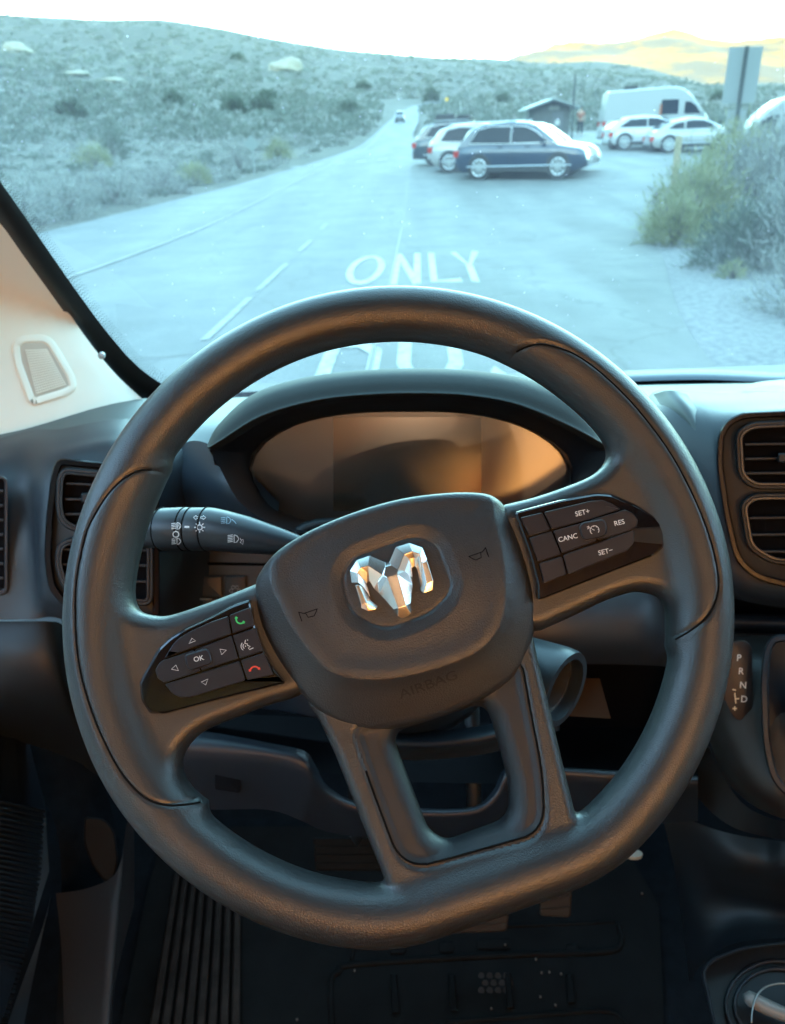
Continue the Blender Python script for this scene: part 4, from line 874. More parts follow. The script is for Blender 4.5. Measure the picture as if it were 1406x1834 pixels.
# switch bank behind the stalk
SWF = Frame(PD(390, 1060, .90), nrm([-.05, -.95, .30]))
swp = SWF.P
slab('switch_panel', rpoly([(262, 962), (640, 962), (640, 1300), (262, 1230)], 10), swp, -.03, 0, M_DASH, dash, bev=4, bevh=.003)
ring('switch_frame', rpoly([(299, 1006), (560, 1010), (560, 1120), (299, 1120)], 8), rpoly([(304, 1011), (555, 1015), (555, 1115), (304, 1115)], 6), swp, 0, .002, .0005, M_BLACK, dash, bev=1, bevh=.001)
for k in range(3):
    b_ = slab('switch', rpoly([(316+k*43, 1032), (354+k*43, 1032), (354+k*43, 1069), (316+k*43, 1069)], 4), swp, -.001, .005, M_DASH, dash, bev=1.5, bevh=.001)
    if k == 2:
        mb = MB()
        for a in range(0, 360, 60): stroke_mb(mb, arcp(421+7*math.cos(rad(a)), 1058+7*math.sin(rad(a)), 3.0, 0, 330, 8), 1.6, lambda x, y: swp(x, y, .0053))
        mb.build('symbol', M_GREY if 'M_GREY' in globals() else mat('print_grey', (.16, .18, .20), .5), b_)
for k in range(3):
    slab('switch', rpoly([(316+k*43, 1073), (354+k*43, 1073), (354+k*43, 1105), (316+k*43, 1105)], 4), swp, -.001, .004, M_DASH, dash, bev=1.5, bevh=.001)
slab('slider', rpoly([(336, 1071), (380, 1071), (380, 1075), (336, 1075)], 1), swp, .004, .008, mat('slider_grey', (.09, .11, .12), .4), dash, bev=.8, bevh=.001)

def vent(label, frame, outer, slats, knob=None, pitch=None):
    v = None
    o = ring('vent_frame', inset(outer, -9), outer, frame.P, 0, .014, .003, M_DARK, dash, bev=2.4, bevh=.004)
    o['label'] = label
    ring('vent_lip', inset(outer, -1.5), inset(outer, 3.5), frame.P, .006, .0155, .004, mat('vent_lip', (.014, .018, .022), .28), o, bev=1, bevh=.001)
    mk('cavity', [frame.P(x, y, .0035) for x, y in outer], capfill(outer), M_BLACK, o)
    for (x0, y0, x1, y1) in slats:
        slab('slat', [(x0, y0-2.6), (x1, y1-2.6), (x1, y1+2.6), (x0, y0+2.6)], frame.P, .004, .0115, M_DARK, o, bev=1.2, bevh=.002)
    if knob: slab('vent_tab', rpoly([(knob[0]-9, knob[1]-9), (knob[0]+9, knob[1]-9), (knob[0]+9, knob[1]+9), (knob[0]-9, knob[1]+9)], 4), frame.P, .005, .018, M_DARK, o, bev=3, bevh=.004)
    return o
LV = Frame(PD(180, 950, .790), nrm([.10, -.92, .36]))
pod = rpoly([(104, 824), (190, 832), (282, 850), (282, 1110), (150, 1100), (112, 1080), (90, 1052), (83, 1000), (86, 930), (95, 850)], 12, 3)
ring('vent_surround', inset(pod, -4), inset(pod, 9), LV.P, -.012, .0085, .004, mat('trim_gloss', (.005, .005, .007), .16, spec=.2), dash, bev=2.5, bevh=.002)
slab('vent_base', inset(pod, 6), LV.P, -.01, .002, M_DARK, dash)
vent('upper left air vent', LV, rpoly([(116, 846), (180, 852), (266, 868), (266, 946), (132, 944), (112, 930), (108, 900), (110, 860)], 12, 4), [(118, 866, 264, 872), (116, 894, 264, 896), (116, 921, 264, 920)], (154, 892))
vent('lower left air vent', LV, rpoly([(124, 972), (266, 974), (266, 1078), (140, 1064), (116, 1044), (106, 1006), (110, 980)], 12, 4), [(114, 984, 264, 986), (112, 1011, 264, 1013), (118, 1038, 264, 1042)])
SV = Frame(PD(-30, 950, .815), nrm([.15, -.95, .28]))
sv = rpoly([(-120, 852), (8, 858), (8, 1060), (-120, 1066)], 8, 3)
ring('vent_frame', inset(sv, -6), sv, SV.P, -.004, .006, .001, M_DASH, dash)
mk('cavity', [SV.P(x, y, .002) for x, y in sv], capfill(sv), M_BLACK, dash)
for k in range(7): slab('slat', [(-118, 880+k*26-3), (6, 880+k*26-3), (6, 880+k*26+2), (-118, 880+k*26+2)], SV.P, .002, .006, M_DASH, dash, bev=1, bevh=.001)
# instrument hood
S_ = [(371, 797), (392, 760), (452, 707), (540, 678), (640, 664), (745, 660), (850, 664), (950, 681), (1040, 722), (1096, 797)]
I_ = [(373, 803), (398, 788), (468, 746), (560, 719), (650, 708), (745, 705), (840, 709), (930, 726), (1025, 766), (1094, 803)]
def rw(P, dx, dy, dep): return [(x+dx, y+dy, dep) for x, y in P]
def mid(P, Q, t): return [(a[0]*(1-t)+b[0]*t, a[1]*(1-t)+b[1]*t) for a, b in zip(P, Q)]
hood = patch('instrument_hood', [rw(S_, 0, 30, .98), rw(S_, 0, 8, .86), rw(S_, 0, 1, .775), rw(S_, 0, 0, .752), rw(mid(S_, I_, .18), 0, 0, .736), rw(mid(S_, I_, .5), 0, 0, .726), rw(mid(S_, I_, .88), 0, 0, .720), rw(I_, 0, 0, .718), rw(mid(I_, [(735, 830)]*10, .05), 0, 0, .728)], mat('hood_plastic', (.013, .016, .016), .6, spec=.3, bump=('noise', 700, .0003, .6)), dash, 5, 5)
oloop = [(735, 706)] + [(840, 710), (930, 727), (1025, 767), (1094, 803), (1088, 838), (1050, 880), (980, 925), (880, 955), (740, 962), (620, 960), (530, 952), (470, 930), (425, 895), (398, 845), (374, 803), (398, 789), (468, 747), (560, 720), (650, 709)]
iloop = [(735, 738), (800, 739), (860, 745), (920, 760), (970, 784), (1004, 812), (1020, 842), (1018, 868), (990, 900), (930, 926), (840, 938), (740, 940), (620, 938), (540, 930), (500, 912), (468, 880), (452, 845), (456, 820), (480, 790), (530, 762), (600, 745), (670, 739)]
def polar(loop, cx, cy, n=72):
    P = np.array(crom(loop, 6)); an = np.arctan2(P[:, 1]-cy, P[:, 0]-cx); rr = np.hypot(P[:, 1]-cy, P[:, 0]-cx); o = np.argsort(an); an, rr = an[o], rr[o]
    th = np.linspace(-math.pi, math.pi, n, endpoint=False); r = np.interp(th, np.concatenate([an-2*math.pi, an, an+2*math.pi]), np.tile(rr, 3)); return [(cx+r[i]*math.cos(th[i]), cy+r[i]*math.sin(th[i])) for i in range(n)]
oc, ic = polar(oloop, 735, 838), polar(iloop, 735, 838)
CLF = Frame(PD(735, 845, .80), nrm([-.02, -math.cos(rad(15.5)), math.sin(rad(15.5))]))
ocs, ics = oc, ic
nn_ = len(oc); bez = []
for k, (t, w) in enumerate([(0, 0), (.25, .25), (.62, .62), (.80, .9), (.9, 1.0)]):
    for a, b in zip(oc, ic):
        x, y = a[0]*(1-t)+b[0]*t, a[1]*(1-t)+b[1]*t
        p0 = PD(x, y, .724); p1 = CLF.P(x, y, .012); bez.append(p0*(1-w)+p1*w)
for h in (.0125, 0): bez += [CLF.P(x, y, h) for x, y in (inset(ic, -3) if h else ic)]
mk('instrument_bezel', bez, [(k*nn_+i, k*nn_+(i+1) % nn_, (k+1)*nn_+(i+1) % nn_, (k+1)*nn_+i) for k in range(6) for i in range(nn_)], mat('bezel_black', (.006, .007, .010), .45), dash, smooth=40)
M_LENS = mat('instrument_lens', (.012, .011, .010), .30, spec=.8, ior=1.8)
M_DISP = mat('display_glass', (.024, .017, .010), .20, spec=.8, ior=1.8)
icx = inset(ic, -6)
cf = mk('instrument_screen', [CLF.P(x, y, 0) for x, y in icx], capfill(icx), M_LENS, dash)
dsp = [(597, 747), (862, 747), (862, 918), (597, 915)]
mk('display', [CLF.P(x, y, .0010) for x, y in dsp], [(0, 1, 2, 3)] if area2(icx) > 0 else [(0, 1, 2, 3)], M_DISP, cf)
# body behind the stalk, left of the hood
patch('cluster_housing', [[(290, 820, .90), (340, 790, .86), (385, 800, .82), (430, 830, .80), (500, 900, .80)],
                    [(290, 880, .88), (335, 860, .84), (385, 870, .80), (430, 885, .79), (500, 940, .79)],
                    [(290, 960, .90), (335, 950, .87), (385, 945, .84), (440, 945, .82), (520, 960, .82)]], mat('dash_blue_lit', (.018, .028, .040), .40, bump=('noise', 900, .00025, .5)), dash, 5, 5)  # bluer copy of the dash plastic: blue light put into the colour
patch('cluster_cheek', [[(378, 800, .725), (395, 806, .74), (412, 830, .77)], [(384, 832, .735), (398, 838, .75), (412, 846, .775)]], M_DASH, dash, 4, 4)
patch('cluster_cheek', [[(1094, 800, .725), (1075, 815, .74), (1050, 850, .77)], [(1093, 830, .735), (1078, 842, .75), (1050, 870, .775)]], M_DASH, dash, 4, 4)
# centre and right
patch('centre_panel', [[(980, 880, .95), (1100, 800, .93), (1170, 702, .93), (1230, 700, .93), (1300, 704, .91), (1420, 700, .91), (1560, 700, .91)],
                 [(980, 920, .92), (1100, 820, .90), (1185, 728, .87), (1240, 722, .86), (1300, 726, .85), (1420, 722, .85), (1560, 722, .85)],
                 [(980, 960, .90), (1100, 860, .88), (1200, 780, .84), (1262, 775, .815), (1300, 770, .808), (1420, 755, .806), (1560, 755, .806)],
                 [(980, 1000, .88), (1100, 960, .86), (1200, 900, .83), (1272, 900, .80), (1310, 900, .792), (1420, 900, .79), (1560, 900, .79)],
                 [(980, 1060, .87), (1100, 1040, .85), (1200, 1020, .83), (1286, 1020, .805), (1330, 1040, .796), (1420, 1050, .793), (1560, 1060, .793)],
                 [(980, 1120, .87), (1100, 1110, .85), (1200, 1100, .84), (1290, 1062, .82), (1340, 1078, .815), (1420, 1088, .81), (1560, 1095, .81)]], M_DASH, dash, 5, 5)
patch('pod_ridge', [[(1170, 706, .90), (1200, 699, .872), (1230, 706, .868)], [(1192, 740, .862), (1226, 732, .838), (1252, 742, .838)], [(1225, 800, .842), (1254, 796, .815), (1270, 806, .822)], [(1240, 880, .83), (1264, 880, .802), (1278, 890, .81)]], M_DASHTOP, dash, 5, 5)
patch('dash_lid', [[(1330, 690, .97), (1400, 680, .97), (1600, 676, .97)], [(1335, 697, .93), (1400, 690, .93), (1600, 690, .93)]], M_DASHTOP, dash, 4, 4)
RV = Frame(PD(1400, 900, .776), nrm([-.10, -.93, .34]))
rpod = rpoly([(1287, 830), (1290, 780), (1302, 757), (1330, 742), (1420, 738), (1590, 736), (1590, 1066), (1420, 1052), (1352, 1034), (1318, 1000), (1300, 920)], 22, 4)
ring('vent_surround', inset(rpod, -4), inset(rpod, 8), RV.P, -.03, .010, .004, mat('trim_gloss', (.005, .005, .007), .16, spec=.2), dash, bev=2.5, bevh=.002)
slab('vent_base', inset(rpod, 5), RV.P, -.012, .003, M_DARK, dash)
vent('upper centre air vent', RV, rpoly([(1326, 778), (1348, 764), (1500, 758), (1500, 868), (1352, 868), (1330, 850)], 16, 4), [(1334, 796, 1498, 794), (1334, 822, 1498, 820), (1334, 848, 1498, 846)], (1402, 820))
vent('lower centre air vent', RV, rpoly([(1334, 906), (1352, 892), (1500, 890), (1500, 1012), (1384, 1002), (1346, 978)], 16, 4), [(1342, 928, 1498, 926), (1342, 958, 1498, 956), (1350, 988, 1498, 988)])
patch('under_vent_recess', [[(1288, 1062, .83), (1340, 1078, .83), (1420, 1090, .82), (1560, 1098, .82)], [(1280, 1098, .90), (1340, 1100, .90), (1420, 1103, .90), (1560, 1110, .90)]], M_BLACK, dash, 4, 2)  # black colour stands for the shadow under the vents
patch('lower_rail', [[(1200, 1096, .86), (1290, 1098, .86), (1420, 1101, .85), (1560, 1108, .85)], [(1200, 1104, .84), (1290, 1106, .84), (1420, 1110, .83), (1560, 1116, .83)], [(1200, 1124, .84), (1290, 1124, .84), (1420, 1126, .83), (1560, 1130, .83)], [(1200, 1134, .87), (1290, 1134, .87), (1420, 1136, .86), (1560, 1140, .86)]], M_DASH, dash, 4, 3)
patch('passenger_panel', [[(1555, 676, 1.12), (1900, 668, 1.10), (2600, 640, 1.05)], [(1555, 702, .92), (1900, 700, .90), (2600, 690, .86)], [(1555, 755, .812), (1900, 760, .80), (2600, 770, .77)], [(1555, 900, .795), (1900, 900, .785), (2600, 920, .75)],
                    [(1555, 1095, .815), (1900, 1110, .80), (2600, 1160, .77)], [(1555, 1250, .88), (1900, 1280, .87), (2600, 1360, .84)]], M_DASH, dash, 4, 4)
# cover to the right of the column, open pocket beneath it
patch('knee_cover', [[(900, 1020, .82), (1000, 1000, .82), (1100, 1000, .83), (1180, 1010, .84), (1215, 1040, .86)],
                 [(900, 1100, .79), (1000, 1090, .79), (1100, 1085, .80), (1170, 1085, .81), (1210, 1100, .84)],
                 [(900, 1150, .79), (1000, 1150, .79), (1100, 1150, .80), (1170, 1150, .81), (1205, 1160, .84)],
                 [(900, 1186, .81), (1000, 1188, .81), (1100, 1190, .82), (1170, 1192, .83), (1200, 1195, .86)]], M_DASH, dash, 5, 4)
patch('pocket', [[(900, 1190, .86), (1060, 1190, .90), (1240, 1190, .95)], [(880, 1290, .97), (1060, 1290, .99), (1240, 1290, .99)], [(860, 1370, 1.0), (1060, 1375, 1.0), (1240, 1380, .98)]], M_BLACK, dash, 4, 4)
patch('kick_panel', [[(1010, 1214, .90), (1074, 1215, .90)], [(1012, 1282, .86), (1094, 1287, .86)]], mat('wood_tone_card', (.07, .033, .012), .7, spec=.2), dash, 2, 2)
patch('lower_shelf', [[(300, 1308, .80), (380, 1312, .80), (480, 1330, .80), (545, 1345, .80), (565, 1370, .81), (590, 1410, .83), (660, 1440, .84), (830, 1448, .84), (880, 1420, .84), (905, 1375, .83), (960, 1372, .83), (1100, 1380, .83), (1250, 1390, .84)],
                [(300, 1345, .785), (380, 1348, .785), (480, 1356, .785), (540, 1372, .785), (560, 1395, .79), (590, 1425, .81), (660, 1452, .82), (830, 1458, .82), (885, 1432, .82), (912, 1392, .82), (960, 1387, .82), (1100, 1396, .82), (1250, 1406, .83)],
                [(300, 1440, .82), (380, 1450, .82), (480, 1450, .82), (540, 1470, .82), (560, 1480, .83), (590, 1490, .84), (660, 1500, .85), (830, 1500, .85), (885, 1490, .85), (912, 1480, .85), (960, 1480, .85), (1100, 1480, .85), (1250, 1470, .86)]], mat('shelf_plastic', (.010, .015, .022), .42), dash, 4, 5)
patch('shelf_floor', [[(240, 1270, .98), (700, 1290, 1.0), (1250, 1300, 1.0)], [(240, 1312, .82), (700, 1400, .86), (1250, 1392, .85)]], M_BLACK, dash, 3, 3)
slab('shelf_latch', rpoly([(385, 1378), (432, 1384), (430, 1420), (385, 1414)], 5), Frame(PD(405, 1400, .80), -ray(405, 1400)).P, 0, .004, M_BLACK, dash)
# steering column shroud
sh_ = MB()
c1, c0 = PD(735, 1150, .80), WF.o + WF.ez*-.030
colx = [c0+(c1-c0)*t for t in (0, .12, .3, .6, 1)]
shroud = thing('column_shroud', 'dark plastic shroud round the steering column behind the wheel hub', 'column cover', tuple(c1))
MB().tube(colx, [.050, .062, .075, .085, .095], 28).build('shell', M_DARK, shroud, smooth=40)
sb_ = PD(820, 1330, .66)
patch('lower_shell', [[(640, 1290, .60), (740, 1308, .59), (860, 1300, .59), (960, 1270, .60)], [(650, 1318, .58), (740, 1332, .57), (860, 1322, .57), (950, 1296, .58)], [(660, 1340, .60), (740, 1352, .59), (860, 1342, .59), (950, 1316, .60)], [(680, 1350, .66), (740, 1362, .66), (860, 1352, .66), (950, 1330, .66)]], M_DASH, shroud, 5, 4)
# ignition / adjuster knob to the right of the column
kc1 = PD(1014, 1236, .60); _r = ray(1014, 1236); _l = PD(1019, 1237, .6)-PD(950, 1205, .6); _l = nrm(_l-(_l @ _r)*_r); kc0 = kc1-(.92*_l-.39*_r)*.085

ax = nrm(kc1-kc0); r0 = .0315
up_k = nrm(np.cross(ax, [0, 0, 1]))
M_KN = mat('knob_plastic', (.020, .026, .032), .36, bump=('noise', 900, .0002, .4))
kn = MB().lathe(kc1, ax, [(-.085, r0*.70), (-.05, r0*.84), (-.012, r0), (-.003, r0), (0, r0*.97), (0, r0*.80), (-.006, r0*.77), (-.010, r0*.77)]).build('column_lever', M_KN, shroud, smooth=40)
kn['label'] = 'blue-grey cylinder with a hollow end right of the column'
MB().lathe(kc1, ax, [(-.010, r0*.77), (-.010, r0*.66), (-.016, r0*.62), (-.024, r0*.60)]).build('inner_ring', mat('ring_gloss', (.05, .05, .05), .15), kn, smooth=40)
MB().lathe(kc1, ax, [(-.024, r0*.60), (-.024, .0001)]).build('end_face', M_BLACK, kn, smooth=40)

# indicator stalk
st_pts = [(560, 985, 13, .565), (530, 977, 19, .568), (500, 970, 24, .571), (440, 958, 33, .577), (400, 951, 36.5, .581), (380, 948, 38, .583), (372, 947.5, 38, .584), (371, 947.5, 36.0, .584), (369.0, 947.5, 38, .584), (344.6, 947.5, 38, .587), (343, 947.5, 36.0, .587), (341.4, 947.5, 38, .587), (332.6, 947, 38, .588), (331, 947, 36.2, .588), (329.4, 947, 38, .588), (292, 948, 37.5, .592), (290, 948, 36, .592), (288, 948, 33, .592), (262, 948, 32.5, .595), (240, 948, 32, .597), (225, 948, 24, .599)]
stalk = thing('indicator_stalk', 'black light and indicator stalk with white symbols left of the wheel hub', 'stalk', tuple(PD(560, 985, .54)))
M_ST = mat('stalk_plastic', (.026, .030, .036), .36, bump=('noise', 1500, .0001, .4))
stm = MB().tube([PD(x, y, d) for x, y, r, d in st_pts], [r*d/FPX*1.02 for x, y, r, d in st_pts], 40)
stm.build('lever', M_ST, stalk, smooth=40)
for xg in (371, 343, 331, 290):
    c_ = PD(xg, 947.5, np.interp(xg, [225, 400], [.599, .581])); a_ = nrm(PD(400, 951, .581)-PD(262, 948, .595)); u_ = nrm(np.cross(a_, [0, 0, 1])); w_ = np.cross(a_, u_); rg = 38*.587/FPX*1.022
    MB().tube([c_+rg*(u_*math.cos(q)+w_*math.sin(q)) for q in np.arange(40)*math.pi/20], .0005, 5, closed=True).build('groove', M_SEAM, stalk, smooth=True)
bvs_ = BVHTree.FromPolygons(stm.v, stm.f)
def on_st(x, y, lift=.0003):
    h, nn2, _, _ = bvs_.ray_cast(Vector(CAM), Vector(ray(x, y)))
    return PD(x, y, .56) if h is None else np.array(h) - ray(x, y)*lift*2
M_WH = mat('print_white', (.75, .76, .76), .5)
def lampsym(cx, cy, s, beams, slash=None, flip=1):
    L = [tr_(arc_, cx, cy, s) for arc_ in ([(2*flip, -6), (6*flip, -5), (9*flip, -1), (9*flip, 1), (6*flip, 5), (2*flip, 6), (2*flip, -6)],)]
    for b in beams: L.append(tr_([(-8*flip, b+1), (0, b)], cx, cy, s))
    return L
def tr_(pts, cx, cy, s): return [(cx+x*s, cy+y*s) for x, y in pts]
def icon0(strokes, w, m=M_WH):
    mb = MB()
    for s in strokes: stroke_mb(mb, s, w, on_st)
    return mb.build('symbol', m, stalk)
be4 = (-5, -2, 1, 4)
icon0(lampsym(315, 942, 1.0, be4), 1.3); icon0([tr_([(2.6, 3), (4.6, -3), (6.6, 3)], 315, 942, 1)], 1.0)
icon0([arcp(315, 957, 5.2, 0, 360, 14)], 1.9)
icon0(lampsym(315, 969.5, .95, be4), 1.3)
icon0([[(330.5, 943.5), (339, 943.8)]], 3.2)
icon0([arcp(357.5, 944.5, 4.6, 0, 360, 14)]+[[(357.5+6.4*math.cos(a), 944.5+6.4*math.sin(a)), (357.5+9.6*math.cos(a), 944.5+9.6*math.sin(a))] for a in np.arange(8)*math.pi/4], 1.5)
for q in (1, -1):
    icon0([[(357.5+q*2, 925.5), (357.5+q*6, 925.5), (357.5+q*6, 923), (357.5+q*11, 927), (357.5+q*6, 931), (357.5+q*6, 928.5), (357.5+q*2, 928.5), (357.5+q*2, 925.5)]], 1.0)
icon0(lampsym(404, 932, 1.05, (-5, -2, 1, 4)), 1.2, mat('print_blue_grey', (.22, .30, .36), .5)); icon0([[(415, 930), (420, 934), (423, 938)]], 1.4, mat('print_blue_grey', (.22, .30, .36), .5))
icon0(lampsym(417, 965, 1.15, (-6, -3.5, -1, 1.5, 4)), 1.4)
icon0([[(430, 964), (433, 969), (430, 971), (435, 975), (436, 967), (433, 966)]], 1.1)
# cable hump that peeps out between stalk and cluster
MB().tube([PD(x, y, .74) for x, y in crom([(528, 962), (540, 950), (565, 941), (600, 938), (640, 940)], 4, False)], .006, 10).build('cable', M_DARK, shroud, smooth=True)

# ================================================================ console with gear gate
cons = thing('centre_console', 'dark centre console with gear position letters, right of the steering wheel', 'console', tuple(PD(1450, 1600, .8)*[1, 1, 0]+[0, 0, ZF]))
patch('console_face', [[(1215, 1138, .86), (1290, 1137, .845), (1370, 1138, .83), (1430, 1140, .82), (1600, 1140, .82)],
                 [(1225, 1180, .84), (1290, 1180, .815), (1370, 1180, .80), (1430, 1180, .79), (1600, 1180, .79)],
                 [(1245, 1250, .835), (1295, 1250, .80), (1370, 1250, .782), (1430, 1250, .775), (1600, 1250, .775)],
                 [(1268, 1320, .83), (1308, 1330, .79), (1370, 1340, .768), (1430, 1350, .76), (1600, 1350, .76)],
                 [(1290, 1380, .83), (1330, 1400, .785), (1375, 1420, .76), (1430, 1430, .75), (1600, 1440, .75)],
                 [(1310, 1410, .84), (1345, 1440, .80), (1385, 1460, .78), (1430, 1470, .77), (1600, 1480, .77)]], mat('console_plastic', (.030, .028, .027), .40, bump=('noise', 900, .0002, .5)), cons, 5, 5)
patch('console_side', [[(1196, 1160, .90), (1240, 1260, .865), (1275, 1350, .86), (1320, 1428, .85), (1370, 1462, .83), (1430, 1474, .80), (1600, 1485, .79)],
                 [(1190, 1300, .92), (1220, 1380, .90), (1260, 1440, .88), (1310, 1480, .86), (1370, 1498, .84), (1430, 1506, .81), (1600, 1515, .80)]], M_DARK, cons, 5, 4)
patch('console_lower', [[(1180, 1440, .92), (1235, 1468, .90), (1300, 1491, .87), (1370, 1503, .85), (1430, 1509, .82), (1600, 1518, .81)],
                  [(1200, 1520, .93), (1250, 1530, .90), (1310, 1545, .86), (1370, 1555, .84), (1430, 1560, .82), (1600, 1565, .81)],
                  [(1215, 1600, .95), (1250, 1610, .92), (1310, 1620, .90), (1370, 1625, .88), (1430, 1630, .87), (1600, 1640, .86)],
                  [(1235, 1760, .96), (1255, 1730, .92), (1290, 1700, .88), (1340, 1685, .86), (1430, 1680, .85), (1600, 1690, .84)]], M_DARK, cons, 5, 4)
CF2 = Frame(PD(1330, 1220, .795), nrm([-.12, -.90, .42]))
CFP = lambda x, y, h=0: CF2.P(x, y, h+.010)
gp = slab('gear_plate', rpoly([(1305, 1150), (1334, 1146), (1347, 1158), (1348, 1266), (1340, 1286), (1322, 1292), (1308, 1276), (1290, 1235), (1296, 1180)], 9, 3), CFP, -.012, .002, mat('gear_plate', (.018, .018, .021), .4), cons, bev=1.5, bevh=.0007)
gP = lambda x, y: CFP(x, y, .0022)
for s_, x, y in (('P', 1324, 1178), ('R', 1328, 1202), ('N', 1331, 1227), ('D', 1333, 1252)): word('lettering', s_, x, y, 12, -4, gP, M_WH, gp, .01)
icon_mb = MB()
for q in ([(1312, 1235), (1318, 1236)], [(1316, 1241), (1318, 1260)], [(1317, 1252), (1324, 1251)], [(1316, 1265), (1316, 1273)], [(1312, 1269), (1320, 1269)]): stroke_mb(icon_mb, q, 2.4, gP)
icon_mb.build('symbol', mat('print_cream', (.75, .68, .5), .5), gp)
# gear lever well
gw = rpoly([(1385, 1142), (1520, 1135), (1520, 1440), (1420, 1432), (1385, 1396), (1370, 1330), (1367, 1220), (1372, 1165)], 30, 4)
GWF = Frame(PD(1440, 1280, .765), nrm([-.05, -.85, .52])); GWP = lambda x, y, h=0: GWF.P(x, y, h+.006)
ring('gear_well_rim', inset(gw, -5), inset(gw, 9), GWP, -.03, .008, -.01, M_DASH, cons, bev=3, bevh=.004)
mk('gear_well', [GWP(x, y, -.012) for x, y in inset(gw, 6)], capfill(inset(gw, 6)), mat('well_blue', (.004, .007, .012), .4), cons)
MB().tube([GWP(1470, 1330, -.012), GWP(1475, 1240, .06), GWP(1480, 1190, .10)], [.03, .018, .022], 16).build('gear_lever', M_DARK, cons, smooth=True)
# cup holder tray at the lower right
CUP = Frame(PD(1370, 1760, .78), nrm([-.02, -.35, .94]), up=[0, 1, 0])
tray = rpoly([(1262, 1740), (1278, 1722), (1330, 1702), (1390, 1694), (1600, 1680), (1600, 1950), (1330, 1950), (1285, 1840)], 18, 4)
ring('tray_rim', inset(tray, -7), tray, CUP.P, -.03, .006, -.035, mat('tray_rim', (.012, .014, .018), .4), cons, bev=3, bevh=.003)
mk('tray_floor', [CUP.P(x, y, -.030) for x, y in inset(tray, -2)], capfill(inset(tray, -2)), mat('tray_dark', (.004, .008, .012), .4), cons)
for r1 in (92, 76):
    pts = [CUP.P(1392+r1*math.cos(rad(a)), 1800-r1*.86*math.sin(rad(a)), -.027) for a in range(0, 360, 10)]
    MB().tube(pts, .0018, 6, closed=True).build('cup_ring', M_DASH, cons, smooth=True)
gls = thing('eyeglasses', 'thin wire-rimmed glasses with pale temple tip lying in the cup holder tray', 'glasses', tuple(CUP.P(1370, 1800, -.025)))
MB().tube([CUP.P(x, y, -.012) for x, y in [(1334, 1788), (1342, 1788), (1352, 1793), (1372, 1803), (1400, 1815), (1440, 1828)]], [.004, .0072, .0075, .0075, .007, .006], 14).build('temple_tip', mat('pale_plastic', (.22, .21, .19), .35), gls, smooth=True)
MB().tube([CUP.P(x, y, -.004) for x, y in crom([(1346, 1832), (1347, 1812), (1354, 1786), (1368, 1770), (1386, 1763), (1410, 1762), (1440, 1770)], 4, False)], .0009, 8).build('wire_rim', M_STEEL, gls, smooth=True)

# ================================================================ footwell
FZ = ZF
door = thing('driver_door', 'dark lower door trim with a ribbed map pocket at the left edge', 'door', (X0+.05, .2, ZF))
DF = Frame(PD(30, 1620, .80), nrm([.88, -.42, .22]))
def dpt(x, y, h=0): return DF.P(x, y, h)
mk('door_trim', [PD(-200, 1120, .86), PD(8, 1150, .95), PD(30, 1300, 1.0), PD(80, 1440, 1.02), PD(88, 1560, 1.0), PD(60, 1650, .97), PD(20, 1760, .93), PD(0, 1840, .9), PD(-200, 1900, .7)], [(0, 1, 2, 3, 4, 5, 6, 7, 8)], mat('door_blue', (.005, .009, .014), .5), door)
rb = MB()
for k in range(46):
    y = 1440+k*9.5; xr = np.interp(y, [1440, 1560, 1700, 1840], [80, 72, 44, 6])
    a, b = PD(-60, y-16, .86), PD(xr, y+xr*.16, .955-.00005*(y-1440)); rb.tube([a, b], .0018, 6)
rb.build('pocket_rib', mat('rib_blue', (.008, .014, .020), .5), door, smooth=True, kind='stuff')
patch('door_sill', [[(84, 1640, 1.0), (92, 1600, 1.0)], [(40, 1760, .96), (62, 1740, .96)], [(8, 1850, .92), (40, 1850, .92)]], mat('sill_blue', (.012, .022, .032), .4), door, 2, 4)
ft = thing('footwell_trim', 'dark carpeted footwell lining around the pedals', 'footwell', (0, .95, ZF))
patch('kick_trim', [[(20, 1290, 1.02), (60, 1270, 1.04), (160, 1300, 1.10)], [(60, 1400, 1.03), (110, 1420, 1.06), (200, 1450, 1.14)], [(100, 1480, 1.03), (140, 1500, 1.06), (230, 1560, 1.14)], [(110, 1600, 1.02), (150, 1640, 1.04), (220, 1700, 1.10)], [(100, 1840, .98), (160, 1860, .99), (200, 1880, 1.0)]], M_CARPET, ft, 4, 4)
patch('hinge_bracket', [[(24, 1318, .99), (34, 1312, .99)], [(36, 1368, .99), (48, 1352, .99)]], mat('bracket_tan', (.10, .065, .045), .5), ft, 2, 2)
frp = Frame(PD(180, 1560, 1.0), nrm([.3, -.8, .55]))
slab('foot_rest', rpoly([(150, 1462), (188, 1466), (206, 1490), (212, 1540), (204, 1584), (186, 1578), (165, 1550), (150, 1510)], 10, 3), frp.P, -.02, .012, mat('rest_grey', (.009, .009, .009), .7, spec=.12), ft, bev=4, bevh=.005)
patch('wheel_arch', [[(100, 1600, 1.0), (160, 1590, .99), (210, 1560, .99), (226, 1480, 1.02), (236, 1440, 1.05)], [(110, 1700, .97), (170, 1690, .95), (206, 1660, .95), (222, 1600, 1.0), (240, 1500, 1.06)], [(115, 1850, .92), (165, 1850, .90), (196, 1850, .90), (206, 1760, .97), (240, 1620, 1.05)]], mat('arch_cover', (.016, .014, .014), .6, bump=('noise', 400, .0004, .5)), ft, 5, 4)
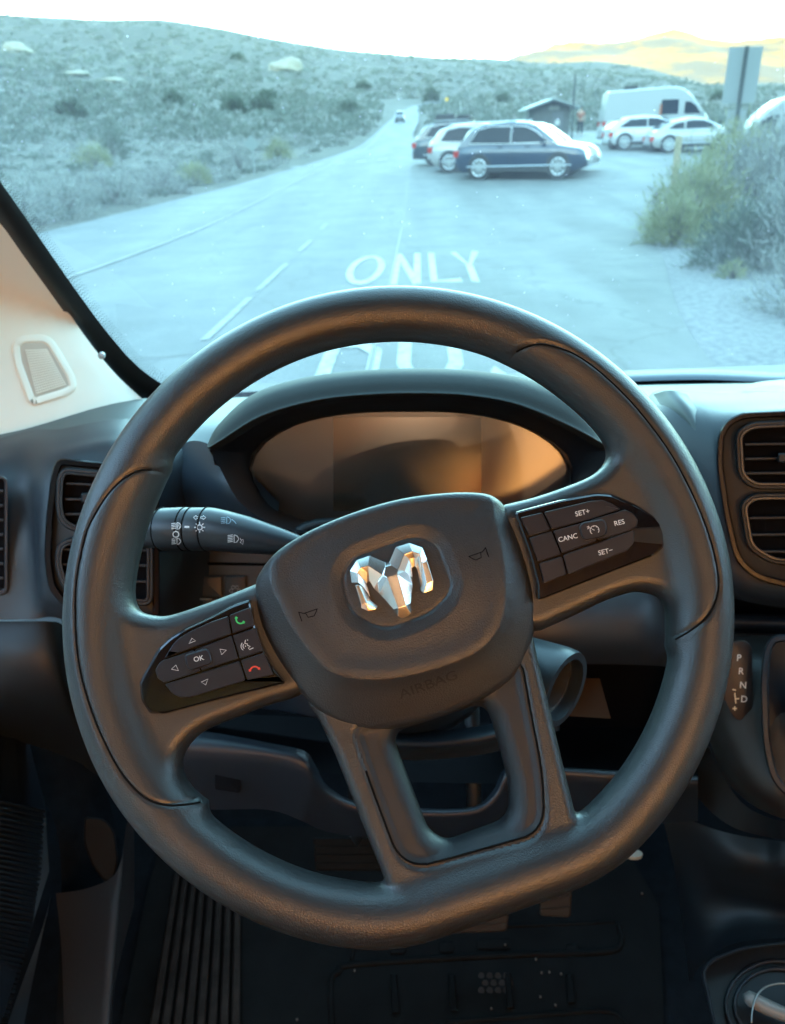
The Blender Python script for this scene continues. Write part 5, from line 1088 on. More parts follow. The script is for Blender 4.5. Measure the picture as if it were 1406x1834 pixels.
# floor mats
FP = lambda x, y, h=0: PZ(x, y, FZ+.004+h)
fm = thing('floor_mat', 'black rubber driver floor mat with long raised ribs at its left side', 'floor mat', tuple(FP(420, 1700)*[1, 1, 0]+[0, 0, FZ+.001]))
base = [(215, 1840), (262, 1600), (285, 1520), (300, 1480), (560, 1480), (1110, 1500), (1180, 1620), (1190, 1850), (1200, 1900), (200, 1900)]
mk('mat_sheet', [FP(x, y, .002) for x, y in base], capfill(base), M_MAT, fm)
for k in range(8):
    t = k/7.0; x0, x1 = 318+t*108, 272+t*150
    slab('mat_rib', [(x0-5, 1562), (x0+5, 1562), (x1+8, 1860), (x1-8, 1860)], FP, .001, .012, mat('rib_warm_lit', (.026, .019, .015), .8, spec=.15, var=.4, var_scale=40), fm, bev=2.5, bevh=.004)  # brown tone puts warm light into the colour of the black ribs
lw = [(600, 1900), (592, 1770), (606, 1742), (640, 1728), (900, 1712), (1080, 1706), (1112, 1690), (1108, 1655)]
MB().tube([FP(x, y, .0015) for x, y in crom(lw, 5, False)], .0045, 8).build('mat_border', M_MAT, fm, smooth=True)
MB().tube([FP(x, y, .0015) for x, y in crom([(630, 1720), (636, 1690), (640, 1670), (900, 1660), (1100, 1652)], 5, False)], .0028, 8).build('mat_border', M_MAT, fm, smooth=True)
MB().tube([FP(x, y, .0015) for x, y in crom([(800, 1832), (1000, 1816), (1090, 1812), (1120, 1835), (1130, 1880)], 5, False)], .0035, 8).build('mat_border', M_MAT, fm, smooth=True)
for x, y, w, h in ((700, 1745, 10, 70), (804, 1745, 10, 66), (905, 1742, 10, 64), (1015, 1745, 10, 52)):
    slab('mat_bar', [(x, y), (x+w, y), (x+w+6, y+h), (x+2, y+h)], FP, .001, .007, M_MAT, fm, bev=2, bevh=.002)
hx = MB()
for i in range(4):
    for j in range(3):
        cx, cy = 862+i*15+(j % 2)*7, 1748+j*13; hx.tube([FP(cx, cy, .001), FP(cx, cy, .0035)], .0046, 6)
hx.build('mat_stud', mat('stud_warm', (.009, .009, .009), .6, spec=.3), fm, kind='stuff')
for (x, y, sx) in ((712, 1698, 30), (800, 1696, 26), (885, 1690, 60), (1025, 1700, 22)):
    slab('mat_patch', rpoly([(x-sx/2, y-9), (x+sx/2, y-10), (x+sx/2, y+9), (x-sx/2, y+10)], 5), FP, .001, .005, M_MAT, fm, bev=2, bevh=.001)
# dust crumbs
cr = MB()
for x, y in ((970, 1742), (984, 1741), (960, 1718), (1005, 1744), (905, 1692), (635, 1738), (532, 1826), (995, 1800), (880, 1806), (968, 1785), (1150, 1600)):
    p = FP(x, y, .006); cr.box(p-.0011, p+.0011)
cr.build('crumb', mat('crumb', (.13, .11, .09), .8), fm, kind='stuff')
# pedals
def pedal(label, pts, dep, m, arm):
    F0 = Frame(PD(*np.mean(pts, 0), dep), nrm([0, -.75, .62]))
    t = thing('pedal', label, 'pedal', tuple(F0.o))
    slab('pad', rpoly(pts, 8, 3), F0.P, -.012, .004, m, t, bev=3, bevh=.004)
    for k in range(1, 4):
        a, b = np.array(pts[0]), np.array(pts[-1]); c_, d_ = np.array(pts[1]), np.array(pts[2]); q = k/4
        slab('tread', [tuple(a+(b-a)*q), tuple(c_+(d_-c_)*q), tuple(c_+(d_-c_)*q+[0, 3]), tuple(a+(b-a)*q+[0, 3])], F0.P, .003, .006, m, t, bev=.8, bevh=.001)
    MB().tube([F0.o-F0.ez*.01, F0.o+np.array(arm)], .010, 8).build('arm', M_STEEL if 'steel' in label else M_DARK, t, smooth=True)
M_PED = mat('pedal_rubber', (.042, .030, .022), .7, spec=.15)
pedal('wide brake pedal half hidden under the wheel rim', [(560, 1500), (720, 1500), (716, 1560), (565, 1560)], 1.02, M_MAT, (0, .12, .3))
pedal('worn brake pedal foot catching warm light below the wheel rim', [(800, 1622), (914, 1608), (908, 1668), (800, 1672)], 1.01, M_PED, (0, .12, .3))
pedal('narrow accelerator pedal right of the brake pedal', [(968, 1592), (1026, 1560), (1022, 1644), (966, 1640)], 1.0, M_PED, (0, .12, .3))
acc = thing('bottle_cap', 'small pale round cap on the dark floor beside the console', 'cap', tuple(PD(1132, 1526, .98)))
bmx = MB(); c_ = PD(1132, 1527, .98); bmx.tube([c_-CU*.004, c_, c_+CU*.003], [.012, .013, .006], 14).build('cap_body', mat('cap_cream', (.42, .36, .26), .5), acc, smooth=40)
# ================================================================ steering wheel
wheel = thing('steering_wheel', 'black four-spoke steering wheel turned a little left, in front of the instrument cluster', 'steering wheel', tuple(WO))

def surface_nets(D, lo, h):
    """mesh of the zero level of a sampled distance field"""
    S = D < 0; nx, ny, nz = D.shape
    c = np.zeros((nx-1, ny-1, nz-1), np.int8)
    for i in (0, 1):
        for j in (0, 1):
            for k in (0, 1): c += S[i:nx-1+i, j:ny-1+j, k:nz-1+k]
    act = (c > 0) & (c < 8); I, J, K = np.nonzero(act); idx = -np.ones(act.shape, np.int64); idx[I, J, K] = np.arange(len(I))
    acc = np.zeros((len(I), 3)); cnt = np.zeros(len(I))
    corners = [(i, j, k) for i in (0, 1) for j in (0, 1) for k in (0, 1)]
    for a in corners:
        for ax in range(3):
            if a[ax]: continue
            b = list(a); b[ax] = 1
            da = D[I+a[0], J+a[1], K+a[2]]; db = D[I+b[0], J+b[1], K+b[2]]
            m = (da < 0) != (db < 0); t = np.where(m, da/np.where(m, da-db, 1), 0)
            p = np.array(a, float)[None, :].repeat(len(I), 0); p[:, ax] += t
            acc[m] += p[m]; cnt[m] += 1
    V = (acc/cnt[:, None] + np.stack([I, J, K], 1))*h + np.array(lo)
    Q = []
    for ax in range(3):
        o1, o2 = [(1, 2), (2, 0), (0, 1)][ax]
        sl = [slice(None)]*3; sl2 = [slice(None)]*3; sl[ax] = slice(0, -1); sl2[ax] = slice(1, None)
        m = S[tuple(sl)] != S[tuple(sl2)]
        for a in (o1, o2):
            e = [slice(None)]*3; e[a] = slice(0, 1); m[tuple(e)] = False; e[a] = slice(-1, None); m[tuple(e)] = False
        A = np.stack(np.nonzero(m), 1); flip = S[tuple(A.T)]
        def cell(d1, d2):
            B = A.copy(); B[:, o1] -= d1; B[:, o2] -= d2; return idx[tuple(B.T)]
        q = np.stack([cell(1, 1), cell(0, 1), cell(0, 0), cell(1, 0)], 1)
        q[~flip] = q[~flip][:, ::-1]; Q.append(q)
    Q = np.concatenate(Q); Q = Q[(Q >= 0).all(1)]
    return V, Q
def dline(X, Y, P, closed=False):
    P = np.array(P, float); d = np.full(X.shape, 1e9)
    for i in range(0 if closed else 1, len(P)):
        a, b = P[i-1], P[i]; e = b-a; L = max(e @ e, 1e-12)
        t = np.clip(((X-a[0])*e[0]+(Y-a[1])*e[1])/L, 0, 1)
        d = np.minimum(d, (X-a[0]-t*e[0])**2+(Y-a[1]-t*e[1])**2)
    return np.sqrt(d)
def smin(a, b, k):
    h = np.clip(.5+.5*(b-a)/k, 0, 1); return b*(1-h)+a*h-k*h*(1-h)
def smax(a, b, k): return -smin(-a, -b, k)
def L2(pts, h=0.0):     # image points -> wheel plane, millimetres
    return [tuple(1000*c for c in WF.loc(x, y, h)) for x, y in pts]

# outer outline of the rim: round with a flattened bottom
TURN = 19.5
def r_out(deg):         # deg from the wheel's own bottom
    a = abs((deg+180) % 360-180)
    return float(np.interp(a, [0, 4, 8, 13, 18, 24, 35, 50, 80, 180], [551, 551.5, 555, 563.5, 573, 581, 585, 589, 598, 602]))
RW = 51.5
rim_c = []
for k in range(180):
    d = k*2.0; a = rad(d - TURN)    # image angle measured from straight down, clockwise towards the left
    r = r_out(d)-RW
    rim_c.append((715-r*math.sin(a), 1112+r*math.cos(a)))
rim_c = L2(crom(rim_c[::3], 3))
up_l = [(296, 838), (275, 890), (255, 945), (240, 1005), (233, 1060), (244, 1092), (270, 1102), (300, 1102), (350, 1086), (400, 1067), (462, 1042)]
lo_l = [(515, 1255), (470, 1268), (425, 1286), (380, 1303), (345, 1325), (324, 1357), (321, 1392), (338, 1422), (364, 1441)]
up_r = [(905, 901), (960, 888), (1020, 868), (1062, 850), (1085, 828), (1092, 800), (1080, 770), (1050, 735), (1010, 700), (965, 665), (912, 632)]
lo_r = [(1206, 1156), (1204, 1120), (1200, 1085), (1178, 1066), (1140, 1060), (1090, 1075), (1040, 1099), (972, 1130)]
def rimpts(d0, d1, n=10, off=RW):
    out = []
    for i in range(n+1):
        d = d0+(d1-d0)*i/n; a = rad(d-TURN); r = r_out(d)-off; out.append((715-r*math.sin(a), 1112+r*math.cos(a)))
    return out
left_poly = L2(crom(up_l, 3, False)+[(560, 1060), (580, 1230)]+crom(lo_l, 3, False)+rimpts(68, 142, 14))
right_poly = L2(crom(lo_r[::-1], 3, False)[::1]+rimpts(-73, -148, 14)+crom(up_r[::-1], 3, False)+[(860, 950), (880, 1130)])
low_out = [(548, 1262), (568, 1290), (598, 1352), (640, 1455), (690, 1575), (740, 1625), (880, 1618), (985, 1560), (1030, 1462), (1010, 1375), (985, 1262), (966, 1180), (958, 1140), (905, 1150), (760, 1230), (600, 1230)]
low_hole = rpoly([(700, 1318), (876, 1262), (915, 1408), (914, 1470), (800, 1512), (768, 1492)], 32, 5)
trim_l = rpoly([(628, 1300), (662, 1400), (722, 1560), (974, 1490), (972, 1390), (948, 1262), (934, 1180), (880, 1200), (700, 1290)], 60, 7)
hub_out = crom([(455, 1050), (466, 1022), (500, 985), (560, 948), (640, 915), (720, 892), (800, 881), (860, 880), (890, 888), (910, 908), (930, 958), (948, 1015), (962, 1072), (963, 1120), (950, 1175), (928, 1212), (890, 1243), (840, 1269), (780, 1292), (720, 1308), (665, 1315), (625, 1310), (585, 1291), (548, 1258), (512, 1213), (482, 1163), (461, 1110)], 4)
hub_in = crom([(483, 1035), (497, 1075), (522, 1122), (560, 1172), (592, 1202), (630, 1214), (680, 1216), (740, 1207), (800, 1190), (850, 1168), (885, 1136), (903, 1095), (906, 1040), (900, 980), (888, 920), (865, 880), (720, 880), (560, 930), (495, 985)], 4)
hub2 = L2(inset(hub_out, 10))

H = 1.15
gx = np.arange(-208, 208, H); gy = np.arange(-208, 208, H); gz = np.arange(-34, 24, H)
X, Y = np.meshgrid(gx, gy, indexing='ij')
d_rim = dline(X, Y, rim_c, True)
sl, sr = sdpoly(X, Y, left_poly), sdpoly(X, Y, right_poly)
so, sh = sdpoly(X, Y, L2(low_out)), sdpoly(X, Y, L2(low_hole)); slw = smax(so, -sh, 3)
stm = sdpoly(X, Y, L2(trim_l)); shb = sdpoly(X, Y, hub2)
rho = np.hypot(X, Y)
zc = np.interp(rho.ravel(), [0, 95, 140, 158, 176, 200], [-11, -9, -6, -4, -1, 0]).reshape(X.shape)
ztop_s = zc + 10.5
zlow = np.interp(rho.ravel(), [0, 70, 120, 150, 200], [-16, -12, -5, -1, 0]).reshape(X.shape)
trim_drop = np.clip(-stm/5.0, 0, 1)*2.2 + np.clip((9-sh)/16, 0, 1)*5.0
tip = np.clip((9-sh)/16, 0, 1)
D = np.empty((len(gx), len(gy), len(gz)), np.float32)
def slabd(s2, z, c, t, r):
    q0 = s2+r; q1 = np.abs(z-c)-t+r
    return np.minimum(np.maximum(q0, q1), 0)+np.hypot(np.maximum(q0, 0), np.maximum(q1, 0))-r
for i, z in enumerate(gz):
    a = np.hypot(d_rim, z)-16.6
    b = smin(slabd(sl, z, zc, 10.5, 9), slabd(sr, z, zc, 10.5, 9), 1)
    c = slabd(slw, z, zlow-trim_drop*.5, 10.5-trim_drop*.5, 7)
    e = slabd(shb, z, -19, 9, 4)
    D[:, :, i] = smin(smin(smin(a, b, 11), e, 5), c, 5)
V, Q = surface_nets(D, (gx[0], gy[0], gz[0]), H)
del D
# seams: push the skin in along the joints
seam_l = L2(crom([(296, 845), (272, 840), (250, 842), (228, 852), (199, 878), (174, 914), (156, 950), (144, 998), (137, 1040), (135, 1093), (137, 1147), (142, 1190), (153, 1238), (171, 1291), (192, 1338), (214, 1378), (240, 1411), (268, 1433), (300, 1442), (332, 1441), (370, 1434)], 3, False), .015)
seam_r = L2(crom([(910, 646), (925, 628), (955, 616), (990, 618), (1040, 640), (1100, 688), (1155, 748), (1205, 818), (1245, 895), (1272, 965), (1287, 1030), (1284, 1068), (1268, 1102), (1240, 1127), (1200, 1149)], 3, False), .015)
cap_l = seam_l + L2([(420, 1420), (600, 1330), (620, 900), (330, 800)])
cap_r = seam_r + L2([(1000, 1250), (800, 1200), (800, 800), (880, 600)])
vx, vy, vz = V.T
front = vz > -4
for sm in (seam_l, seam_r, L2(trim_l)):
    dd = dline(vx, vy, sm, sm is not seam_l and sm is not seam_r)
    vz -= np.where(front, 1.0*np.exp(-(dd/1.1)**2), 0)
V = np.stack([vx, vy, vz], 1)
fc = V[Q].mean(1)
inl = sdpoly(fc[:, 0], fc[:, 1], cap_l) < 0; inr = sdpoly(fc[:, 0], fc[:, 1], cap_r) < 0
intr = (sdpoly(fc[:, 0], fc[:, 1], L2(trim_l)) < 0) & (fc[:, 2] > -30)
inlow = (sdpoly(fc[:, 0], fc[:, 1], L2(low_out)) < 0) & (np.hypot(fc[:, 0], fc[:, 1]) < 168) & ~intr
lab = np.zeros(len(Q), int); lab[inl] = 1; lab[inr] = 2; lab[inlow] = 3; lab[intr] = 4
Wv = (WF.o + (V[:, :1]*WF.ex + V[:, 1:2]*WF.ey + V[:, 2:]*WF.ez)/1000)
M_TRIM = mat('spoke_trim_plastic', (.016, .018, .021), .36, bump=('leather', 1500, .00015, .4))
spokes = {}
for k, (nm, mm, lb) in enumerate([('rim', M_RIM, None), ('spoke', M_SPK, 'broad left spoke that flows into the thumb grip'), ('spoke', M_SPK, 'broad right spoke that flows into the thumb grip'),
                              ('lower_spoke', M_RIM, 'forked lower spoke with an open middle'), ('spoke_trim', M_TRIM, None)]):
    q = Q[lab == k]; u, inv = np.unique(q, return_inverse=True)
    o = mk(nm, Wv[u], inv.reshape(-1, 4), mm, wheel, smooth=True)
    if lb: o['label'] = lb
    spokes[k] = o
# dark sealing cord lying in each joint
def topz(px, py, poly=None):
    return None
from mathutils.bvhtree import BVHTree
bvh = BVHTree.FromPolygons([tuple(v) for v in Wv], [tuple(int(i) for i in q) for q in Q])
def on_wheel(px, py, lift=0.0):
    h = bvh.ray_cast(Vector(CAM), Vector(ray(px, py)))[0]
    return None if h is None else np.array(h) + WF.ez*lift
for sm_px in ([(272, 841), (250, 843), (228, 853), (199, 879), (174, 915), (156, 951), (144, 999), (137, 1041), (135, 1093), (137, 1147), (142, 1190), (153, 1238), (171, 1291), (192, 1338), (214, 1378), (240, 1411), (268, 1433), (300, 1442), (332, 1441), (358, 1437)],
              [(925, 630), (955, 618), (990, 620), (1040, 641), (1100, 689), (1155, 749), (1205, 819), (1245, 896), (1272, 966), (1286, 1030), (1284, 1068), (1268, 1102), (1240, 1127), (1210, 1145)],
              trim_l[10:58]):
    pp = [on_wheel(x, y, .0001) for x, y in crom(sm_px, 4, False)]; pp = [p for p in pp if p is not None]
    MB().tube(pp, .00062, 6).build('seam', M_SEAM, wheel, smooth=True)

# airbag cover
emb_oct = rpoly([(612, 1030), (632, 998), (730, 961), (758, 961), (782, 975), (807, 1040), (804, 1062), (772, 1097), (700, 1124), (670, 1120), (634, 1098), (620, 1070)], 22, 4)
h2 = .8
gx = np.arange(-92, 92, h2); gy = np.arange(-80, 84, h2); gz = np.arange(-14, 20, h2)
X, Y = np.meshgrid(gx, gy, indexing='ij')
HO, HI, EO = L2(hub_out, .004), L2(hub_in, .012), L2(emb_oct, .012)
def hub_top(X, Y):
    X = np.asarray(X, float); Y = np.asarray(Y, float)
    so, si, se = sdpoly(X, Y, HO), sdpoly(X, Y, HI), sdpoly(X, Y, EO)
    z = 13.0 - .00055*(X**2+Y**2) - .0016*np.maximum(0, Y-8)**2
    z = z - .46*np.maximum(0, smax(si, 0*si, .8))                # outer band falls away
    z = z + 1.3*np.exp(-((si+3)/7.0)**2)*(si < 30)
    z = z - 2.4*np.clip(1-(se+1)/8.5, 0, 1)                          # dished ring round the emblem
    z = z - .7*np.exp(-(se/.7)**2)                                     # fine groove
    return z
so = sdpoly(X, Y, HO); ht = hub_top(X, Y)
D = np.empty((len(gx), len(gy), len(gz)), np.float32)
for i, z in enumerate(gz):
    D[:, :, i] = smax(smax(so, (z-ht)*.93, 5.0), -z-11, 1)
V2, Q2 = surface_nets(D, (gx[0], gy[0], gz[0]), h2)
W2 = (WF.o + (V2[:, :1]*WF.ex + V2[:, 1:2]*WF.ey + V2[:, 2:]*WF.ez)/1000)
cover = mk('airbag_cover', W2, Q2, M_HUB, wheel, smooth=True)
bvh2 = BVHTree.FromPolygons([tuple(v) for v in W2], [tuple(int(i) for i in q) for q in Q2])
def on_hub(px, py, lift=.00012):
    h, n, _, _ = bvh2.ray_cast(Vector(CAM), Vector(ray(px, py)))
    return (WF.P(px, py, .010) if h is None else np.array(h)) + WF.ez*lift
word('lettering', 'AIRBAG', 766, 1226, 17, 19.8, lambda x, y: on_hub(x, y, .0004), mat('emboss_dark', (.018, .019, .020), .55, spec=.4), cover, bold=.004, sx=1.35)
def icon(name, strokes, w, P, m, parent):
    mb = MB()
    for s in strokes:
        pts, cl = (s[0], True) if isinstance(s, tuple) else (s, False)
        stroke_mb(mb, pts, w, P, cl)
    return mb.build(name, m, parent)
def tr(pts, cx, cy, s, ang):
    ca, sa = math.cos(rad(ang)), math.sin(rad(ang)); return [(cx+s*(x*ca+y*sa), cy+s*(-x*sa+y*ca)) for x, y in pts]
for cx, cy, fl in ((553, 1099, 1), (857, 994, -1)):
    st = [tr([(-16*fl, -9), (-16*fl, 9)], cx, cy, 1, 19), tr([(-16*fl, -8), (-8*fl, -3), (18*fl, -3)], cx, cy, 1, 19), tr([(-5*fl, -3), (-3*fl, 6), (8*fl, 7), (13*fl, 2), (17*fl, -3)], cx, cy, 1, 19)]
    icon('horn_symbol', st, 1.5, lambda x, y: on_hub(x, y, .0004), M_BLACK, cover)

# emblem: faceted horned head, traced facet by facet
def EC(x, y): return (590+x/6.113, 950+y/6.113)
ev = {'a1': (222, 440, 2), 'a2': (298, 322, 2), 'a3': (440, 272, 2), 'a4': (612, 348, 2), 'a5': (655, 345, 2), 'a6': (722, 182, 2), 'a7': (872, 134, 2), 'a8': (1020, 185, 2), 'a9': (1074, 322, 2),
      'b1': (240, 575, 2), 'b2': (275, 592, 2.2), 'r1': (303, 462, 5), 'r2': (342, 408, 5), 'r3': (425, 388, 5.2), 'r4': (580, 488, 5), 'r0': (318, 575, 5),
      's1': (350, 512, 3), 's2': (408, 462, 3), 's3': (442, 468, 3), 's4': (540, 548, 3.2), 's0': (372, 620, 2.6),
      't1': (408, 580, 0.5), 't2': (440, 558, 0.5), 't3': (488, 640, 0.5), 't0': (455, 745, .6),
      'f1': (610, 395, 6), 'f2': (672, 380, 6), 'f3': (752, 436, 6), 'f4': (741, 478, 7.5), 'f5': (628, 512, 7.5), 'f6': (592, 494, 6),
      'n1': (750, 850, 8.5), 'n2': (842, 825, 8.5), 'n3': (895, 912, 5.5), 'n4': (850, 952, 5), 'n5': (790, 966, 5), 'n6': (748, 940, 5.5), 'c1': (704, 868, 3), 'c2': (545, 690, 2.5), 'c3': (528, 568, 3.5), 'c9': (640, 690, 4.6), 'cA': (668, 720, 5.0),
      'd1': (822, 450, 3.5), 'd2': (872, 482, 3.5), 'd3': (912, 602, 2.5), 'd4': (890, 800, 3), 'd5': (862, 640, 4.8), 'd6': (800, 600, 5.6),
      'q1': (820, 264, 5), 'q2': (905, 230, 5.2), 'q3': (985, 260, 5), 'q4': (1010, 345, 4), 'q5': (1040, 352, 3),
      'u1': (870, 308, 3), 'u2': (928, 294, 3), 'u3': (960, 310, 3), 'u4': (1018, 560, 2.6),
      'w0': (912, 520, .5), 'w1': (905, 412, .5), 'w2': (935, 392, .5), 'w3': (960, 430, .5), 'w4': (1000, 650, .6),
      'L1': (280, 600, 5.5), 'L2': (322, 594, 5.5), 'L3': (405, 795, 5.8), 'L4': (345, 815, 5.4), 'L5': (342, 850, 4.2), 'L6': (425, 888, 4.2), 'L7': (520, 862, 4.2), 'L8': (532, 822, 2.4), 'L9': (452, 762, 3), 'LA': (372, 620, 3),
      'R1': (1012, 352, 5.5), 'R2': (1070, 335, 5.5), 'R3': (1138, 552, 5.6), 'R4': (1066, 580, 5.8), 'R5': (1132, 655, 4.2), 'R6': (1036, 690, 4.2), 'R7': (998, 662, 4.2), 'R8': (1015, 598, 3)}
ef = ['a1 a2 r2 r1', 'a2 a3 r3 r2', 'a3 a4 f1 r4 r3', 'a4 a5 f2 f1', 'a5 a6 q1 f3 f2', 'a6 a7 q2 q1', 'a7 a8 q3 q2', 'a8 a9 q5 q4 q3', 'a1 r1 r0 b1',
      'r0 r1 s1 s0', 'r1 r2 s2 s1', 'r2 r3 s3 s2', 'r3 r4 s4 s3', 's0 s1 t1 t0', 's1 s2 t1', 's2 s3 t2 t1', 's3 s4 t3 t2', 's4 c3 c2 t3', 'r4 c3 s4',
      'q1 q2 u2 u1', 'q2 q3 u3 u2', 'q3 q4 u4 u3', 'f3 q1 u1 d1', 'u1 w1 w0 d2 d1', 'u1 u2 w2 w1', 'u2 u3 w3 w2', 'u3 u4 w4 w3', 'd2 w0 d3',
      'f1 f2 f3 f4 f5 f6', 'f5 f4 n2 n1', 'r4 f1 f6', 'r4 f6 c3', 'f6 f5 c2 c3', 'f5 n1 c1 c2', 'f3 d1 f4', 'd1 d2 d3 f4', 'f4 d3 d4 n2', 'd4 n3 n2', 'n1 n2 n3 n4 n5 n6', 'c1 n1 n6',
      'L1 L2 L3 L4', 'L2 LA L9 L3', 'L3 L9 L8 L7', 'L3 L7 L6', 'L4 L3 L6 L5', 'R1 R2 R3 R4', 'R1 R4 R6 R7 R8', 'R4 R3 R5 R6']
names = list(ev); ez0 = 11.2/1000
Ve = [WF.P(*EC(ev[k][0], ev[k][1]), ez0+(ev[k][2]-.8)*.00085) for k in names]
Fe = [tuple(names.index(k) for k in f.split()) for f in ef]
bm = bmesh.new(); bvs = [bm.verts.new(v) for v in Ve]
for f in Fe:
    try: bm.faces.new([bvs[i] for i in f])
    except ValueError: pass
bmesh.ops.recalc_face_normals(bm, faces=bm.faces)
for f in bm.faces:
    if f.normal @ Vector(WF.ez) < 0: f.normal_flip()
be = [e for e in bm.edges if e.is_boundary]
r = bmesh.ops.extrude_edge_only(bm, edges=be)
for v in r['geom']:
    if isinstance(v, bmesh.types.BMVert):
        p = np.array(v.co); v.co = Vector(p - WF.ez*((p-WF.o) @ WF.ez - (ez0-.0028)))
bm.normal_update()
bmesh.ops.dissolve_limit(bm, angle_limit=rad(7), verts=bm.verts, edges=bm.edges)
bmesh.ops.bevel(bm, geom=[e for e in bm.edges if len(e.link_faces) == 2 and e.calc_face_angle(0) > rad(6)], offset=.00030, segments=2, affect='EDGES', clamp_overlap=True)
bm.normal_update()
me = bpy.data.meshes.new('emblem'); org_w = Vector(WO)
for v in bm.verts: v.co -= org_w
bm.to_mesh(me); bm.free(); me.materials.append(M_CHROME); me.shade_smooth()
emb = bpy.data.objects.new('emblem', me); COL.objects.link(emb); emb.parent = cover
wnm = emb.modifiers.new('normals', 'WEIGHTED_NORMAL'); wnm.weight = 90

# button pads
def C2(pts): return [(250+x/4.687, 1030+y/4.687) for x, y in pts]
def C6(pts): return [(880+x/3.195, 860+y/3.195) for x, y in pts]
WP = WF.P
zp0, zp1, zb = -.004, .0080, .0100
padl = slab('button_panel', C2(rpoly([(930, 198), (780, 250), (560, 362), (390, 440), (250, 530), (150, 625), (60, 790), (-2, 905), (10, 1050), (88, 1165), (215, 1168), (600, 1066), (1235, 908), (1130, 780), (1050, 640), (985, 470), (945, 300)], 28, 3)), WP, zp0, zp1, M_GLOSS, wheel, bev=4.5, bevh=.0022)
padr = slab('button_panel', C6(rpoly([(130, 180), (385, 112), (600, 74), (690, 80), (820, 136), (940, 208), (996, 270), (992, 385), (930, 436), (700, 524), (300, 682), (262, 690), (262, 600), (215, 420), (165, 280)], 22, 3)), WP, zp0, zp1, M_GLOSS, wheel, bev=4.5, bevh=.0022)
BTN = [('left', 'up button marked with a triangle', [(208, 700), (285, 575), (340, 522), (430, 470), (600, 392), (742, 342), (768, 494), (450, 606), (215, 698)], 8),
       ('left', 'button with a green telephone handset', [(754, 336), (930, 266), (968, 424), (782, 490)], 10),
       ('left', 'voice button with a speaking face', [(782, 508), (975, 440), (1035, 638), (842, 700)], 10),
       ('left', 'button with a red telephone handset', [(852, 716), (1042, 652), (1126, 838), (906, 882)], 10),
       ('left', 'left arrow button', [(196, 714), (455, 630), (508, 806), (215, 904), (152, 868), (132, 800), (162, 742)], 14),
       ('left', 'right arrow button', [(468, 626), (772, 510), (826, 700), (522, 800)], 8),
       ('left', 'down button marked with a triangle', [(212, 916), (836, 722), (888, 884), (425, 1028), (340, 1028), (272, 990)], 14),
       ('right', None, [(165, 214), (290, 184), (338, 284), (218, 318)], 8),
       ('right', None, [(217, 330), (344, 292), (398, 424), (266, 466)], 8),
       ('right', None, [(273, 476), (404, 436), (430, 540), (302, 590)], 8),
       ('right', 'speed up button reading SET+', [(301, 182), (560, 120), (630, 112), (690, 132), (740, 166), (560, 226), (348, 280)], 10),
       ('right', 'cancel button reading CANC', [(354, 290), (556, 232), (604, 346), (404, 418)], 8),
       ('right', 'resume button reading RES', [(566, 228), (765, 168), (812, 190), (840, 228), (832, 266), (790, 288), (612, 343)], 12),
       ('right', 'speed down button reading SET-', [(410, 429), (818, 284), (814, 362), (778, 402), (440, 540)], 12)]
btns = []
for side, lb, poly, rr in BTN:
    f = C2 if side == 'left' else C6
    o = slab('button', f(rpoly(poly, max(rr, 11), 3)), WP, zp1-.002, zb, M_BTN, padl if side == 'left' else padr, bev=1.3, bevh=.0009)
    if lb: o['label'] = lb
    btns.append(o)
okb = slab('button', C2(rpoly([(376, 668), (560, 610), (594, 640), (612, 722), (596, 752), (425, 808), (392, 770)], 26, 4)), WP, zp1-.002, zb+.0012, M_BTN, padl, bev=3.0, bevh=.0014); okb['label'] = 'raised OK button in the middle of the left pad'
crb = slab('button', C6(rpoly([(500, 262), (525, 238), (635, 220), (658, 240), (664, 304), (640, 326), (540, 348), (515, 325)], 18, 4)), WP, zp1-.002, zb+.0012, M_BTN, padr, bev=2.6, bevh=.0014); crb['label'] = 'raised cruise control button in the middle of the right pad'
bP = lambda x, y: WP(x, y, zb+.00012)
bP2 = lambda x, y: WP(x, y, zb+.00135)
padl_s, padr_s = padl, padr
word('lettering', 'OK', *C2([(497, 700)])[0], 9.2, 13, bP2, M_WHITE, padl, .004)
for s_, x, y in (('SET+', 521, 185), ('RES', 733, 242), ('CANC', 438, 329), ('SET−', 653, 408)):
    word('lettering', s_, *C6([(x, y)])[0], 9.0, 13.5, bP, M_WHITE, padr, .006)
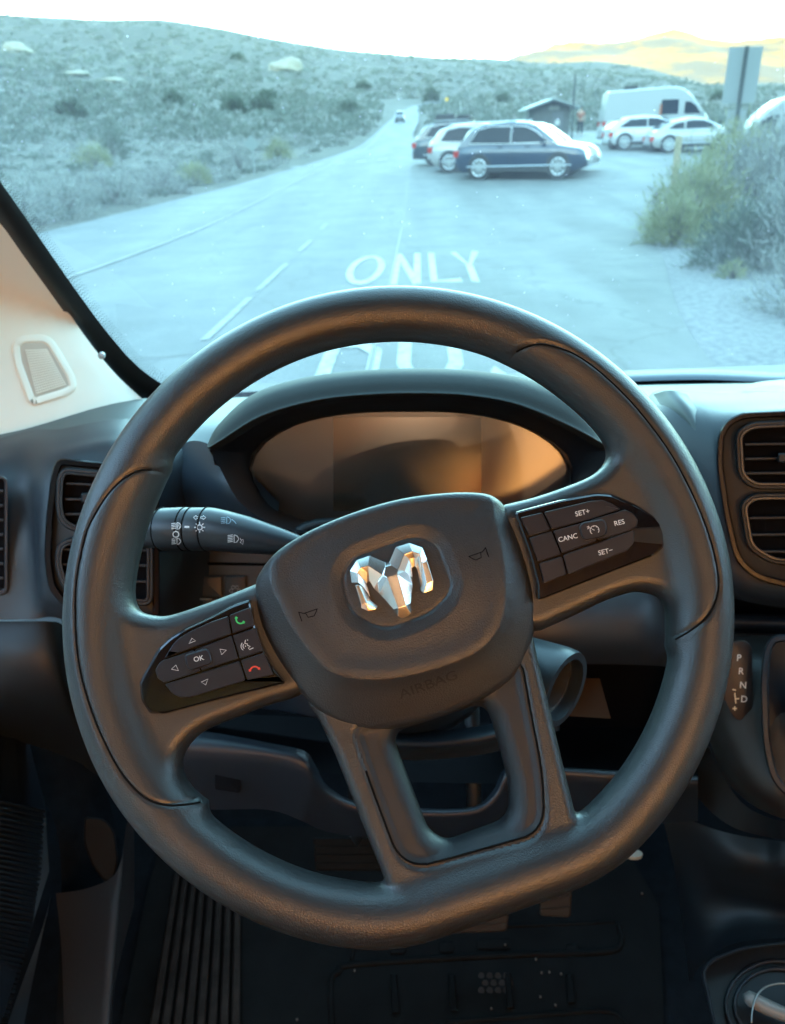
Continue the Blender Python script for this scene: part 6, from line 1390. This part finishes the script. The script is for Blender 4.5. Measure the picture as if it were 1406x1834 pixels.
for tri in ([(440, 530), (414, 574), (470, 551)], [(305, 755), (268, 790), (326, 802)], [(675, 622), (728, 630), (688, 668)], [(518, 898), (574, 872), (555, 922)]):
    icon('symbol', [(C2(tri), True)], 1.3, bP, M_WHITE, padl)
def handset(cx, cy, ang, m, parent, s=1.0):
    mb = MB(); stroke_mb(mb, tr(arcp(0, -4, 8, 200, 340, 10), cx, cy, s, ang), 2.6*s, bP)
    for e in ((-7.6, -.8), (7.6, -.8)):
        stroke_mb(mb, tr([(e[0]-2.2, e[1]-1), (e[0]+2.2, e[1]-1)], cx, cy, s, ang), 4.2*s, bP)
    mb.build('symbol', m, parent)
handset(*C2([(838, 385)])[0], -30, M_GREEN, padl)
mbh = MB(); cx, cy = C2([(962, 780)])[0]
stroke_mb(mbh, tr(arcp(0, 6, 8.5, 20, 160, 10), cx, cy, 1, 12), 2.6, bP)
for e in (-8.2, 8.2): stroke_mb(mbh, tr([(e-2, 2.6), (e+2, 2.6)], cx, cy, 1, 12), 4.2, bP)
mbh.build('symbol', M_RED, padl)
vc = C2([(900, 590)])[0]
icon('symbol', [tr([(-1, -10), (-3, -4), (2, -2), (1, 0), (6, 3), (2, 5), (4, 8), (11, 6)], *vc, 1, 8), tr(arcp(-2, 1, 5, 130, 230, 5), *vc, 1, 8), tr(arcp(-2, 1, 8.5, 130, 230, 6), *vc, 1, 8), tr([(-3, 0), (-2, 2)], *vc, 1, 8), tr([(2, -10), (3.5, -8.5)], *vc, 1, 8)], 1.15, bP, M_WHITE, padl)
cc = C6([(590, 283)])[0]
icon('symbol', [tr(arcp(0, 1, 8, -45, 225, 16), *cc, 1, 13), tr([(0, 1), (-4, -2)], *cc, 1, 13), tr([(-12, -8), (-8, -6)], *cc, 1, 13), tr([(-9, -9), (-8, -5), (-12, -4)], *cc, 1, 13)] +
     [tr([(6*math.cos(a), 1-6*math.sin(a)), (8*math.cos(a), 1-8*math.sin(a))], *cc, 1, 13) for a in (0, .8, 1.57, 2.4, 3.14)], 1.2, bP2, M_WHITE, padr)
